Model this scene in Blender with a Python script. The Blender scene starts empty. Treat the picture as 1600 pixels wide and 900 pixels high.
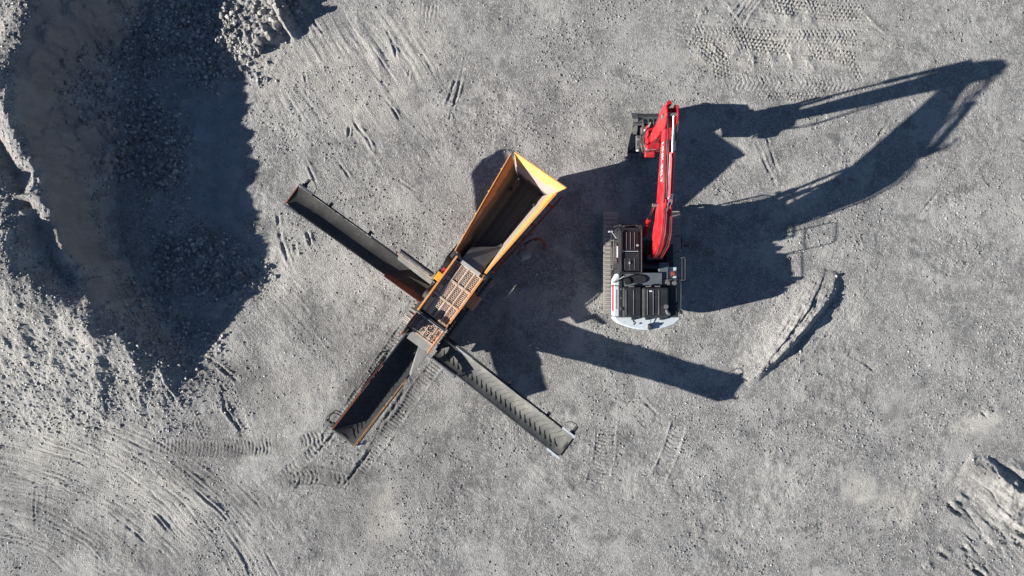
import bpy, bmesh, math, random
import numpy as np
from mathutils import Vector, Matrix
R = math.radians
rnd = random.Random(7)
S = bpy.context.scene
col = S.collection
# ------------------------------------------------------------------ camera, sky, sun, exposure
CAM_H = 33.0; FPX = 1066.7                      # camera height (m), focal length in photo pixels
cd = bpy.data.cameras.new("camera"); cam = bpy.data.objects.new("camera", cd); col.objects.link(cam)
cd.sensor_width = 36; cd.lens = 24; cd.clip_start = 0.5; cd.clip_end = 5000
cam.location = (0, 0, CAM_H); S.camera = cam
S.render.resolution_x = 1024; S.render.resolution_y = 576
SUN_EL = 20.6; SUN_AZ_DIR = (2.60, 0.60)       # light travels this way over the ground
wd = bpy.data.worlds.new("World"); S.world = wd; wd.use_nodes = True
wn = wd.node_tree; bg = wn.nodes['Background']; sky = wn.nodes.new('ShaderNodeTexSky')
sky.sky_type = 'NISHITA'; sky.sun_disc = False; sky.sun_elevation = R(SUN_EL)
sun_from = Vector((-SUN_AZ_DIR[0], -SUN_AZ_DIR[1], 0)).normalized()
sky.sun_rotation = math.atan2(sun_from.x, sun_from.y)
sky.altitude = 1500; sky.air_density = 0.85; sky.dust_density = 0.05; sky.ozone_density = 2.0
wn.links.new(sky.outputs[0], bg.inputs[0]); bg.inputs[1].default_value = 0.05
sl = bpy.data.lights.new("sun", 'SUN'); sun = bpy.data.objects.new("sun", sl); col.objects.link(sun)
sl.energy = 5.0; sl.angle = R(0.5); sl.color = (1.0, 0.955, 0.89)
sd = Vector((-sun_from.x*math.cos(R(SUN_EL)), -sun_from.y*math.cos(R(SUN_EL)), -math.sin(R(SUN_EL))))
sun.rotation_euler = sd.to_track_quat('-Z', 'Y').to_euler(); sun.location = (-30, -8, 20)
S.view_settings.view_transform = 'Standard'; S.view_settings.look = 'None'
S.view_settings.exposure = 1.12; S.view_settings.gamma = 1.0; S.view_settings.use_curve_mapping = False

# ------------------------------------------------------------------ helpers
def W(px, py, h=0.0):
    """photo position + height -> world x, y"""
    k = (CAM_H-h)/FPX
    return ((px-800)*k, (450-py)*k)

class MB:
    """collects shapes, then links them as ONE mesh object"""
    def __init__(s): s.v = []; s.f = []
    def add(s, vs, fs):
        o = len(s.v); s.v += [tuple(p) for p in vs]; s.f += [tuple(i+o for i in f) for f in fs]; return s
    def box(s, x0, x1, y0, y1, z0, z1):
        vs = [(x, y, z) for x in (x0, x1) for y in (y0, y1) for z in (z0, z1)]
        return s.add(vs, [(0,1,3,2),(4,6,7,5),(0,4,5,1),(2,3,7,6),(0,2,6,4),(1,5,7,3)])
    def beam(s, p, q, w, h, up=(0,0,1)):
        p = Vector(p); q = Vector(q); d = (q-p).normalized(); u = Vector(up)
        sx = d.cross(u)
        if sx.length < 1e-4: sx = d.cross(Vector((1,0,0)))
        sx.normalize(); uz = sx.cross(d)
        vs = [c+sx*a*w/2+uz*b*h/2 for c in (p, q) for a, b in ((-1,-1),(1,-1),(1,1),(-1,1))]
        return s.add(vs, [(3,2,1,0),(4,5,6,7),(0,1,5,4),(1,2,6,5),(2,3,7,6),(3,0,4,7)])
    def cyl(s, p, q, r, r2=None, n=14):
        return s.tube([p, q], [r, r if r2 is None else r2], n)
    def tube(s, pts, r, n=8):
        pts = [Vector(p) for p in pts]
        rs = r if isinstance(r, (list, tuple)) else [r]*len(pts)
        o = len(s.v); ref = None
        for i, p in enumerate(pts):
            d = (pts[min(i+1, len(pts)-1)]-pts[max(i-1, 0)]).normalized()
            if ref is None:
                ref = d.cross(Vector((0,0,1)))
                if ref.length < .05: ref = d.cross(Vector((0,1,0)))
            ref = (ref-d*ref.dot(d)).normalized(); b = d.cross(ref)
            for k in range(n):
                a = 2*math.pi*k/n
                s.v.append(tuple(p+ref*math.cos(a)*rs[i]+b*math.sin(a)*rs[i]))
        for i in range(len(pts)-1):
            for k in range(n):
                k2 = (k+1) % n
                s.f.append((o+i*n+k, o+i*n+k2, o+(i+1)*n+k2, o+(i+1)*n+k))
        s.f.append(tuple(o+k for k in reversed(range(n))))
        s.f.append(tuple(o+(len(pts)-1)*n+k for k in range(n)))
        return s
    def prism(s, poly, fn, a, b):
        """2-D outline, fn(u, v, w) -> point, between w=a and w=b"""
        n = len(poly)
        vs = [fn(u, v, a) for u, v in poly]+[fn(u, v, b) for u, v in poly]
        fs = [tuple(range(n-1, -1, -1)), tuple(range(n, 2*n))]
        fs += [(i, (i+1) % n, n+(i+1) % n, n+i) for i in range(n)]
        return s.add(vs, fs)
    def plate(s, quad, t):
        """a sheet of thickness t below the given outline"""
        q = [Vector(p) for p in quad]; nrm = (q[1]-q[0]).cross(q[2]-q[1]).normalized()
        n = len(q); vs = q+[p-nrm*t for p in q]
        fs = [tuple(range(n)), tuple(range(2*n-1, n-1, -1))]
        fs += [((i+1) % n, i, n+i, n+(i+1) % n) for i in range(n)]
        return s.add(vs, fs)
    def build(s, name, m, parent=None, bevel=0.0, smooth=False):
        me = bpy.data.meshes.new(name); me.from_pydata(s.v, [], s.f); me.update()
        bm = bmesh.new(); bm.from_mesh(me); bmesh.ops.recalc_face_normals(bm, faces=bm.faces)
        bm.to_mesh(me); bm.free()
        me.materials.append(m); o = bpy.data.objects.new(name, me); col.objects.link(o)
        o.parent = parent
        if smooth:
            for p in me.polygons: p.use_smooth = True
            try: me.set_sharp_from_angle(angle=R(40))
            except Exception: pass
        if bevel:
            b = o.modifiers.new('bevel', 'BEVEL'); b.width = bevel; b.segments = 2; b.limit_method = 'ANGLE'; b.angle_limit = R(35)
        return o

def tag(o, label=None, cat=None, group=None, kind=None):
    if label: o['label'] = label
    if cat: o['category'] = cat
    if group: o['group'] = group
    if kind: o['kind'] = kind
    return o
def empty(name, loc, rz=0):
    o = bpy.data.objects.new(name, None); col.objects.link(o); o.location = loc; o.rotation_euler = (0, 0, rz); return o
def dup(o, parent, loc=None, rot=None):
    c = o.copy(); col.objects.link(c); c.parent = parent
    if loc is not None: c.location = loc
    if rot is not None: c.rotation_euler = rot
    return c

# ------------------------------------------------------------------ materials
def nd(nt, t, **kw):
    n = nt.nodes.new(t)
    for k, v in kw.items(): setattr(n, k, v)
    return n
def mixc(nt, fac, a, b, mode='MIX'):
    m = nd(nt, 'ShaderNodeMix', data_type='RGBA', blend_type=mode)
    for i, v in ((0, fac), (6, a), (7, b)):
        if hasattr(v, 'is_linked') or hasattr(v, 'links'): nt.links.new(v, m.inputs[i])
        elif isinstance(v, (int, float)): m.inputs[i].default_value = v
        else: m.inputs[i].default_value = (*v, 1)
    return m.outputs[2]
def ramp(nt, src, p0, p1):
    r = nd(nt, 'ShaderNodeMapRange'); nt.links.new(src, r.inputs[0]); r.inputs[1].default_value = p0; r.inputs[2].default_value = p1
    r.interpolation_type = 'SMOOTHSTEP'; return r.outputs[0]
def noise(nt, co, scale, detail=4, rough=.55):
    n = nd(nt, 'ShaderNodeTexNoise'); nt.links.new(co, n.inputs['Vector']); n.inputs['Scale'].default_value = scale
    n.inputs['Detail'].default_value = detail; n.inputs['Roughness'].default_value = rough; return n.outputs[0]
def paint(name, c, rough=.45, metal=0., dust=.35, dustc=(.36,.34,.31), scratch=.25, dark=(.03,.03,.03), bump=.15, coat=0.):
    m = bpy.data.materials.new(name); m.use_nodes = True; nt = m.node_tree; b = nt.nodes['Principled BSDF']
    co = nd(nt, 'ShaderNodeTexCoord').outputs['Object']
    n1 = noise(nt, co, 1.7, 6, .65); n2 = noise(nt, co, 11, 4, .7); n3 = noise(nt, co, 45, 2, .6)
    c1 = mixc(nt, ramp(nt, n2, .35, .75), c, tuple(v*.78 for v in c))
    d = nd(nt, 'ShaderNodeMath', operation='MULTIPLY'); nt.links.new(ramp(nt, n1, .38, .72), d.inputs[0]); d.inputs[1].default_value = dust
    c2 = mixc(nt, d.outputs[0], c1, dustc)
    s = nd(nt, 'ShaderNodeMath', operation='MULTIPLY'); nt.links.new(ramp(nt, n3, .62, .72), s.inputs[0]); s.inputs[1].default_value = scratch
    c3 = mixc(nt, s.outputs[0], c2, dark)
    nt.links.new(c3, b.inputs['Base Color']); b.inputs['Metallic'].default_value = metal
    rr = nd(nt, 'ShaderNodeMapRange'); nt.links.new(n1, rr.inputs[0]); rr.inputs[3].default_value = max(.05, rough-.12); rr.inputs[4].default_value = min(1, rough+.25)
    nt.links.new(rr.outputs[0], b.inputs['Roughness']); b.inputs['Coat Weight'].default_value = coat
    bp = nd(nt, 'ShaderNodeBump'); bp.inputs['Strength'].default_value = bump; bp.inputs['Distance'].default_value = .01
    nt.links.new(n2, bp.inputs['Height']); nt.links.new(bp.outputs[0], b.inputs['Normal'])
    return m
M = dict(
 orange = paint('orange_paint', (.68,.28,.06), .5, dust=.5, dustc=(.45,.32,.22), scratch=.55, dark=(.2,.07,.03)),
 orange_worn = paint('worn_orange_plate', (.68,.27,.06), .6, dust=.95, dustc=(.42,.32,.27), scratch=.5, dark=(.16,.08,.05)),
 amber = paint('amber_cover', (.85,.38,.02), .4, dust=.1),
 rusty = paint('rusty_orange_steel', (.42,.12,.035), .55, dust=.5, dustc=(.25,.13,.08), scratch=.5),
 rust = paint('red_brown_steel', (.22,.055,.03), .6, dust=.4, dustc=(.17,.12,.1)),
 steel = paint('dusty_grey_steel', (.17,.17,.165), .6, .2, dust=.6, dustc=(.25,.245,.23), scratch=.4),
 liner = paint('scuffed_liner', (.07,.07,.07), .6, dust=.55, dustc=(.15,.14,.13)),
 mesh = paint('dusty_screen_plate', (.50,.36,.27), .75, dust=.6, dustc=(.62,.52,.44), scratch=.15),
 frame = paint('dark_machine_steel', (.035,.038,.045), .55, .3, dust=.35, dustc=(.12,.12,.12)),
 bright = paint('galvanised_steel', (.52,.56,.6), .4, .3, dust=.2),
 belt = paint('black_rubber_belt', (.03,.032,.034), .7, dust=.5, dustc=(.075,.075,.075), bump=.3),
 belt_d = paint('dusty_rubber_belt', (.11,.11,.102), .75, dust=.75, dustc=(.22,.215,.19), bump=.3),
 belt_m = paint('dulled_rubber_belt', (.035,.035,.033), .7, dust=.6, dustc=(.10,.092,.08), bump=.3),
 cleat = paint('rubber_cleat', (.035,.035,.035), .7, dust=.3, dustc=(.1,.1,.1)),
 red = paint('red_paint', (.50,.010,.018), .4, dust=.4, dustc=(.36,.09,.085), scratch=.25, coat=.15),
 deepred = paint('dull_red_pipe', (.30,.008,.014), .45, dust=.15),
 white = paint('pale_grey_paint', (.60,.66,.69), .4, dust=.4, dustc=(.45,.44,.42), scratch=.25),
 bluegrey = paint('blue_grey_paint', (.10,.12,.14), .45, dust=.4, dustc=(.2,.2,.2)),
 black = paint('black_hood', (.022,.023,.026), .42, dust=.2, dustc=(.09,.09,.09), scratch=.1),
 rib = paint('worn_black_rib', (.14,.14,.15), .4, dust=.3),
 shoe = paint('track_steel', (.33,.31,.28), .55, .0, dust=.6, dustc=(.42,.40,.37)),
 chrome = paint('chrome_rod', (.75,.77,.8), .12, 1.0, dust=0, scratch=0, bump=0),
 hose = paint('rubber_hose', (.03,.03,.03), .5, dust=.2, dustc=(.1,.1,.1)),
 bucket = paint('worn_bucket_steel', (.1,.1,.095), .5, .4, dust=.5, dustc=(.24,.23,.21)),
 stripe = paint('pale_lettering', (.85,.82,.82), .4, dust=.05, scratch=.1),
 lamp = paint('lamp_lens', (.7,.7,.66), .15, dust=0, scratch=0),
)
def worn_shaded_wall(name, top, mid, low, z0, z1):
    """wear and hopper shade in one colour: paint, steel, black towards the belt"""
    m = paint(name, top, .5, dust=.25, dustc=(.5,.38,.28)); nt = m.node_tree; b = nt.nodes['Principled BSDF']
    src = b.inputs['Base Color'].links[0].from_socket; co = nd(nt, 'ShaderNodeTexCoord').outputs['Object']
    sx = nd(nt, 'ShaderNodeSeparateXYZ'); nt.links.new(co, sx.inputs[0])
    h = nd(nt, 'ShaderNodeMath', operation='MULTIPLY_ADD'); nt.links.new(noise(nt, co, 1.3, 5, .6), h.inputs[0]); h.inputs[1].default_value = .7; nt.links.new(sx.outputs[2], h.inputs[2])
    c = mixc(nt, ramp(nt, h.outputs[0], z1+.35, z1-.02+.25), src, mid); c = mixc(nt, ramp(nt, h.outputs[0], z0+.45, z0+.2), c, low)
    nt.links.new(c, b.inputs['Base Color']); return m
M['wall_l'] = worn_shaded_wall('worn_shaded_left_wall', (.50,.17,.035), (.13,.075,.05), (.022,.024,.028), 2.6, 3.0)  # worn paint made redder and darker for the left wall's shade
M['wall_r'] = worn_shaded_wall('worn_sunlit_right_wall', (.70,.38,.11), (.36,.30,.26), (.06,.055,.05), 2.05, 2.85)  # worn paint with sunlit yellow mixed into the right wall
M['wall_b'] = worn_shaded_wall('worn_sunlit_rear_wall', (.74,.42,.13), (.38,.30,.27), (.04,.04,.04), 2.35, 2.95)  # rear wall: wear plus the yellow of direct sun in its colour
def glass_mat():
    m = bpy.data.materials.new('tinted_roof_glass'); m.use_nodes = True; b = m.node_tree.nodes['Principled BSDF']
    b.inputs['Base Color'].default_value = (.05,.03,.032,1); b.inputs['Roughness'].default_value = .12
    b.inputs['Transmission Weight'].default_value = .45; return m
M['glass'] = glass_mat()

def mulv(nt, sock, k):
    m = nd(nt, 'ShaderNodeMath', operation='MULTIPLY'); nt.links.new(sock, m.inputs[0]); m.inputs[1].default_value = k; return m.outputs[0]
def ground_mat():
    m = bpy.data.materials.new('quarry_ground'); m.use_nodes = True; nt = m.node_tree; L = nt.links; b = nt.nodes['Principled BSDF']
    co = nd(nt, 'ShaderNodeTexCoord').outputs['Object']
    def at(n): a = nd(nt, 'ShaderNodeAttribute', attribute_name=n); return a.outputs['Fac']
    big = noise(nt, co, .22, 6, .6); mid = noise(nt, co, 1.3, 7, .68); fine = noise(nt, co, 9, 6, .75); gr = noise(nt, co, 34, 3, .8)
    c = mixc(nt, ramp(nt, big, .32, .68), (.215,.210,.203), (.33,.322,.308))
    c = mixc(nt, ramp(nt, mid, .42, .70), c, (.385,.375,.355))
    f = nd(nt, 'ShaderNodeMath', operation='MULTIPLY'); L.new(ramp(nt, fine, .44, .62), f.inputs[0]); f.inputs[1].default_value = .5
    c = mixc(nt, f.outputs[0], c, (.185,.182,.178))
    # pebble colour: every voronoi cell its own tone
    v = nd(nt, 'ShaderNodeTexVoronoi'); L.new(co, v.inputs['Vector']); v.inputs['Scale'].default_value = 24
    sp = nd(nt, 'ShaderNodeSeparateColor'); L.new(v.outputs['Color'], sp.inputs[0])
    w1 = nd(nt, 'ShaderNodeMath', operation='MULTIPLY'); L.new(ramp(nt, sp.outputs[0], .68, .92), w1.inputs[0]); w1.inputs[1].default_value = .6
    c = mixc(nt, w1.outputs[0], c, (.56,.545,.52))
    w2 = nd(nt, 'ShaderNodeMath', operation='MULTIPLY'); L.new(ramp(nt, sp.outputs[1], .70, .95), w2.inputs[0]); w2.inputs[1].default_value = .55
    c = mixc(nt, w2.outputs[0], c, (.12,.12,.118))
    v2 = nd(nt, 'ShaderNodeTexVoronoi'); L.new(co, v2.inputs['Vector']); v2.inputs['Scale'].default_value = 7.5
    sp2 = nd(nt, 'ShaderNodeSeparateColor'); L.new(v2.outputs['Color'], sp2.inputs[0])
    near = ramp(nt, v2.outputs['Distance'], .30, .16)
    w3 = nd(nt, 'ShaderNodeMath', operation='MULTIPLY'); L.new(ramp(nt, sp2.outputs[0], .80, .9), w3.inputs[0]); L.new(near, w3.inputs[1])
    c = mixc(nt, w3.outputs[0], c, (.46,.44,.41))
    pt = noise(nt, co, .42, 9, .72); c = mixc(nt, mulv(nt, ramp(nt, pt, .49, .60), .75), c, (.42,.41,.388))
    c = mixc(nt, mulv(nt, ramp(nt, noise(nt, co, .8, 9, .72), .47, .36), .75), c, (.165,.163,.16))
    c = mixc(nt, mulv(nt, at('streak'), .35), c, (.45,.44,.415))
    # zones by colour: pale dust, brown earth, bluish grey bay floor
    p = nd(nt, 'ShaderNodeMath', operation='MULTIPLY'); L.new(at('pale'), p.inputs[0]); L.new(ramp(nt, mid, .2, .6), p.inputs[1])
    c = mixc(nt, p.outputs[0], c, (.55,.525,.475))
    e = nd(nt, 'ShaderNodeMath', operation='MULTIPLY'); L.new(at('earth'), e.inputs[0]); e.inputs[1].default_value = .85
    ec = mixc(nt, ramp(nt, mid, .3, .7), (.30,.262,.232), (.41,.355,.31))
    c = mixc(nt, e.outputs[0], c, ec)
    c = mixc(nt, at('bluish'), c, mixc(nt, ramp(nt, mid, .3, .7), (.22,.24,.26), (.31,.33,.35)))
    c = mixc(nt, at('damp'), c, (.105,.1,.095))
    L.new(c, b.inputs['Base Color']); b.inputs['Roughness'].default_value = .93; b.inputs['Specular IOR Level'].default_value = .2
    # fine relief
    h1 = nd(nt, 'ShaderNodeMath', operation='MULTIPLY_ADD'); L.new(v.outputs['Distance'], h1.inputs[0]); h1.inputs[1].default_value = -.75; L.new(fine, h1.inputs[2])
    h2 = nd(nt, 'ShaderNodeMath', operation='MULTIPLY_ADD'); L.new(gr, h2.inputs[0]); h2.inputs[1].default_value = .9; L.new(h1.outputs[0], h2.inputs[2])
    bp = nd(nt, 'ShaderNodeBump'); bp.inputs['Strength'].default_value = .9; bp.inputs['Distance'].default_value = .045
    L.new(h2.outputs[0], bp.inputs['Height']); L.new(bp.outputs[0], b.inputs['Normal'])
    return m
def stone_mat(name, lo, hi, att='tone'):
    m = bpy.data.materials.new(name); m.use_nodes = True; nt = m.node_tree; b = nt.nodes['Principled BSDF']
    co = nd(nt, 'ShaderNodeTexCoord').outputs['Object']
    if att: a = nd(nt, 'ShaderNodeAttribute', attribute_name=att).outputs['Fac']
    else:
        a = nd(nt, 'ShaderNodeObjectInfo').outputs['Random']
    c = mixc(nt, a, lo, hi); c = mixc(nt, ramp(nt, noise(nt, co, 14, 4, .7), .4, .7), c, tuple(v*.75 for v in lo))
    nt.links.new(c, b.inputs['Base Color']); b.inputs['Roughness'].default_value = .9
    bp = nd(nt, 'ShaderNodeBump'); bp.inputs['Strength'].default_value = .5; bp.inputs['Distance'].default_value = .02
    nt.links.new(noise(nt, co, 30, 3), bp.inputs['Height']); nt.links.new(bp.outputs[0], b.inputs['Normal'])
    return m
M['ground'] = ground_mat()
M['gravel'] = stone_mat('gravel_stone', (.17,.168,.165), (.60,.585,.56))
M['rock'] = stone_mat('rock_stone', (.26,.25,.24), (.46,.43,.39), None)

# ------------------------------------------------------------------ terrain
rs = np.random.RandomState(11)
TAB = rs.rand(256, 256)
def vn(x, y, seed=0):
    xi = np.floor(x); yi = np.floor(y); fx = x-xi; fy = y-yi
    fx = fx*fx*fx*(fx*(fx*6-15)+10); fy = fy*fy*fy*(fy*(fy*6-15)+10)
    a = (xi.astype(np.int64)+seed*37) & 255; c = (yi.astype(np.int64)+seed*91) & 255
    a1 = (a+1) & 255; c1 = (c+1) & 255
    return (TAB[a, c]*(1-fx)+TAB[a1, c]*fx)*(1-fy)+(TAB[a, c1]*(1-fx)+TAB[a1, c1]*fx)*fy-.5
def fbm(x, y, wl, octs=4, gain=.5, seed=0):
    t = 0; a = 1; k = 1/wl
    for i in range(octs):
        ca, sa = math.cos(.6*i+seed), math.sin(.6*i+seed)
        t = t+a*vn((x*ca-y*sa)*k+17*i, (x*sa+y*ca)*k-9*i, seed+i*3); a *= gain; k *= 2.03
    return t
def sm(a, b, x):
    t = np.clip((x-a)/(b-a), 0, 1); return t*t*(3-2*t)

CP = []
def line(pts, step=22):
    out = []
    for (x0, y0, h0), (x1, y1, h1) in zip(pts, pts[1:]):
        n = max(1, int(math.hypot(x1-x0, y1-y0)/step))
        out += [(x0+(x1-x0)*i/n, y0+(y1-y0)*i/n, h0+(h1-h0)*i/n) for i in range(n)]
    return out+[pts[-1]]
RIDGE = [(95,-120,3.0),(75,-60,3.0),(58,0,3.0),(30,50,3.2),(5,90,3.4),(-8,130,3.62),(5,170,3.6),(25,210,3.5),(42,245,3.42),(66,300,3.22),(92,355,3.0),
         (118,398,2.88),(135,432,2.78),(152,464,2.55),(185,495,1.92),(230,530,1.12),(270,553,.42),(300,566,.12)]
RIDGE2 = [(-80,235,3.3),(-25,262,3.6),(0,277,3.72),(24,302,3.62),(30,335,3.58),(16,362,3.6),(28,400,3.58),(52,432,3.45),(92,458,3.1),(130,476,2.75)]
CP += line(RIDGE)+line(RIDGE2)
CP += line([(-30,330,3.3),(2,325,3.2)])                                   # small dark hollow on the west side
CP += line([(5,232,2.7),(20,258,2.75),(45,300,2.7),(62,350,2.5),(80,400,2.35),(108,438,2.35)])
CP += [(0,195,2.9),(-14,68,2.6),(0,40,2.9)]
CP += line([(225,-100,.5),(215,0,.5),(175,60,.45),(165,120,.35),(165,200,.3),(170,260,.3),(165,330,.3),(175,400,.3),(205,450,.3),(250,505,.25),(285,545,.1)])
CP += line([(150,-80,1.9),(140,0,1.9),(100,60,1.8),(85,130,1.75),(90,220,1.7),(112,300,1.7),(135,370,1.6),(165,440,1.5),(200,482,1.1)])
CP += line([(330,575,0),(350,500,0),(345,400,0),(340,300,.02),(330,200,0),(330,100,0)])
CP += [(250,60,.3),(250,240,.22),(235,275,.25),(300,420,.1),(400,300,0),(260,430,.15)]
CP += line([(-160,700,.3),(-60,670,.35),(0,645,.35),(100,655,.3),(200,668,.15),(280,682,.03),(335,640,0)])
CP += line([(-160,560,1.9),(-60,560,1.9),(0,560,1.75),(60,565,1.5),(150,585,.95),(230,610,.4),(285,625,.15)])
CP += [(-60,480,3.1),(0,490,2.75),(70,510,2.35),(130,530,1.75),(-120,400,3.7),(-130,300,3.5),(-160,150,3.4),(-120,50,3.5),(-60,-60,3.8),
       (-260,350,3.6),(-260,100,3.4),(-260,600,2.2),(-260,750,.2),(-150,-200,3.8),(-300,-200,4.1),(100,-260,3.0),(230,-260,.5),(420,-260,0)]
for gx in list(range(400, 1800, 200)):
    for gy in (-150, 100, 350, 600, 850, 1050): CP.append((gx, gy, 0))
for gx in (-300, -100, 100, 300): 
    for gy in (760, 900, 1060): CP.append((gx, gy, 0))
P = np.array([(*W(x, y, h), h) for x, y, h in CP])
key = {tuple(np.round(p[:2], 2)) for p in P}
_, ui = np.unique(np.round(P[:, :2], 2), axis=0, return_index=True); P = P[ui]
D = np.hypot(P[:, None, 0]-P[None, :, 0], P[:, None, 1]-P[None, :, 1])
n = len(P); A = np.zeros((n+1, n+1)); A[:n, :n] = D-np.eye(n)*.02; A[n, :n] = A[:n, n] = 1
wts = np.linalg.solve(A, np.append(P[:, 2], 0))
def rbf(x, y):
    x = np.clip(x, -34, 31); y = np.clip(y, -19, 21)
    out = np.full(x.shape, wts[n])
    for i in range(n): out += wts[i]*np.hypot(x-P[i, 0], y-P[i, 1])
    return np.maximum(out, -.05)
# graded grid: 5 cm in view, growing outside
def axis(a, b, st, far):
    c = np.arange(a, b+st/2, st); l = [a]; s = st
    while l[-1] > -far: s *= 1.25; l.append(l[-1]-s)
    r = [c[-1]]; s = st
    while r[-1] < far: s *= 1.25; r.append(r[-1]+s)
    return np.concatenate([np.array(l[:0:-1]), c, np.array(r[1:])])
xs = axis(-26.3, 25.9, .043, 900); ys = axis(-14.7, 14.9, .043, 900)
X, Y = np.meshgrid(xs, ys, indexing='ij')
# evaluate the smooth base on a coarse lattice, then interpolate
cx = np.arange(-36, 33, .25); cy = np.arange(-21, 23, .25); CX, CY = np.meshgrid(cx, cy, indexing='ij'); CB = rbf(CX, CY)
def bil(F, gx, gy, x, y):
    u = np.clip((x-gx[0])/(gx[1]-gx[0]), 0, len(gx)-1.001); v = np.clip((y-gy[0])/(gy[1]-gy[0]), 0, len(gy)-1.001)
    i = u.astype(int); j = v.astype(int); fu = u-i; fv = v-j
    return (F[i, j]*(1-fu)+F[i+1, j]*fu)*(1-fv)+(F[i, j+1]*(1-fu)+F[i+1, j+1]*fu)*fv
wx = X+.35*fbm(X, Y, 1.6, 4, .6, 5); wy = Y+.35*fbm(X, Y, 1.6, 4, .6, 6)
base = bil(CB, cx, cy, wx, wy)
PX = 800+X*FPX/(CAM_H-base); PY = 450-Y*FPX/(CAM_H-base)      # where that spot lies in the photograph's plan
def blob(cx_, cy_, rx, ry, soft=.5, rot=0, seed=1, am=.5):
    c, s = math.cos(R(rot)), math.sin(R(rot)); dx = PX-cx_; dy = PY-cy_
    u = (dx*c+dy*s)/rx; v = (-dx*s+dy*c)/ry
    d = np.sqrt(u*u+v*v)+am*fbm(X, Y, 1.2, 4, .6, seed)
    return 1-sm(1-soft, 1+soft, d)
hill = sm(.12, .6, base)
swslope = np.clip(blob(120,590,210,85,.3,8,3)+blob(20,520,130,120,.3,0,4), 0, 1)
pile = blob(395,20,62,62,.22,25,8,.35)
rub = np.clip(blob(290,60,110,70,.35,20,9)+blob(235,240,60,75,.35,0,10)+blob(320,410,85,50,.4,30,12)+blob(170,130,70,60,.5,0,13)*.6+blob(250,500,80,50,.5,40,14)*.7, 0, 1)
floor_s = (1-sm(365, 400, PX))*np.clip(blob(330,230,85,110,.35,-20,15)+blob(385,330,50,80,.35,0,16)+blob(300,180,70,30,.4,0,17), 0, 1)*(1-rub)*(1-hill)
earth = sm(.2, .7, base+1.5*fbm(X, Y, 3.0, 4, .65, 36))*(1-sm(2.85, 3.2, base))*np.clip(blob(85,180,115,330,.25,-6,18)+blob(150,30,80,60,.3,0,19), 0, 1)*(1-swslope)
Z = base.copy()
Z += .10*fbm(X, Y, 5.0, 3, .5, 20)+.035*fbm(X, Y, 1.1, 3, .55, 21)
act = .5+sm(-.25, .25, fbm(X, Y, 3.5, 2, .5, 27))
calm = 1-.8*np.clip(1.3*np.maximum(blob(600,805,50,60,.6,20,70), blob(560,140,90,70,.7,40,75))+sm(.0, .3, fbm(X, Y, 2.8, 3, .5, 35)), 0, 1)
Z += calm*(.022*act*fbm(X, Y, .42, 2, .5, 22)+  .011*(.35+act)*fbm(X, Y, .115, 2, .6, 34))
STREAK = np.zeros_like(Z)
def streaks(mask, su, sv, amp, lng, wid, seed):
    """drag marks: relief drawn out along u, fine across v"""
    global Z, STREAK
    f = fbm(su/lng, sv/wid, 1.0, 3, .6, seed); f2 = np.abs(fbm(su/(lng*1.6)+3, sv/(wid*2.6), 1.0, 2, .5, seed+1))
    Z += mask*amp*(f-1.6*sm(.12, .0, f2)*.5); STREAK = np.maximum(STREAK, mask*sm(.05, .35, f))
def dirstreak(mask, deg, amp, lng=2.2, wid=.11, seed=200, bend=0.):
    c, s_ = math.cos(R(deg)), math.sin(R(deg)); u = X*c+Y*s_; v = -X*s_+Y*c+bend*u*u
    streaks(mask, u, v+.25*fbm(X, Y, 3, 2, .5, seed+7), amp, lng, wid, seed)
ax_, ay_ = W(-60, 1130, 0); rr_ = np.hypot(X-ax_, Y-ay_); th_ = np.arctan2(Y-ay_, X-ax_)*15.5
arcm = sm(230, 330, rr_*32.3)*(1-sm(520, 600, rr_*32.3))*(1-swslope)*(1-hill)
dens_ = .35+.65*sm(-.1, .25, fbm(X, Y, 2.5, 2, .5, 210))
streaks(arcm*dens_, th_, rr_+.25*fbm(X, Y, 3, 3, .5, 211), .032, 2.6, .10, 201)
dirstreak(blob(560,160,150,150,.5,0,212)*dens_, -57, .030, seed=204)
dirstreak(blob(1380,720,230,150,.6,-30,213)*dens_*.8, 33, .026, seed=206, bend=.01)
dirstreak(blob(1220,60,190,75,.5,0,214)*.7, -4, .022, seed=208)
dirstreak(blob(1480,260,110,120,.6,0,215)*dens_*.6, 40, .02, seed=216)
dirstreak(blob(870,800,160,70,.6,0,217)*dens_*.6, -35, .02, seed=218)
dirstreak(blob(1260,500,110,80,.5,-40,219)*.8, 55, .02, wid=.08, seed=220)
dirstreak(blob(120,570,200,80,.4,5,221), -80, .022, lng=1.2, wid=.15, seed=222)
dirstreak(blob(1570,850,120,110,.5,0,225)*dens_, -38, .06, lng=1.0, wid=.18, seed=226)
dirstreak(blob(450,470,110,120,.6,0,223)*dens_*.7, -50, .025, seed=224)
pk = sm(.08, .30, fbm(X, Y, .15, 2, .5, 28))*sm(-.12, .3, fbm(X, Y, 2.2, 3, .6, 29)); Z += .010*calm*pk
Z += swslope*(.03*fbm(X, Y, .6, 3, .5, 23)+.038*fbm(X, Y, .13, 2, .7, 24))+hill*(1-swslope)*(1-earth)*(.05*fbm(X, Y, .13, 2, .7, 37)+.12*fbm(X, Y, .8, 4, .55, 38))
Z += pile*(.26+.22*fbm(X, Y, .9, 2, .5, 25)+.10*fbm(X, Y, .17, 3, .65, 26))+rub*(.03+.16*fbm(X, Y, .22, 3, .75, 26))
bl = fbm(X, Y, 1.7, 3, .5, 30); Z += earth*(1-sm(2.3, 3.0, base))*(.7*np.abs(bl)+.20*fbm(X, Y, .45, 4, .65, 31))
Z += floor_s*.05*fbm(X+Y*1.5, Y*.4-X*.2, .9, 3, .5, 32)

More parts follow.
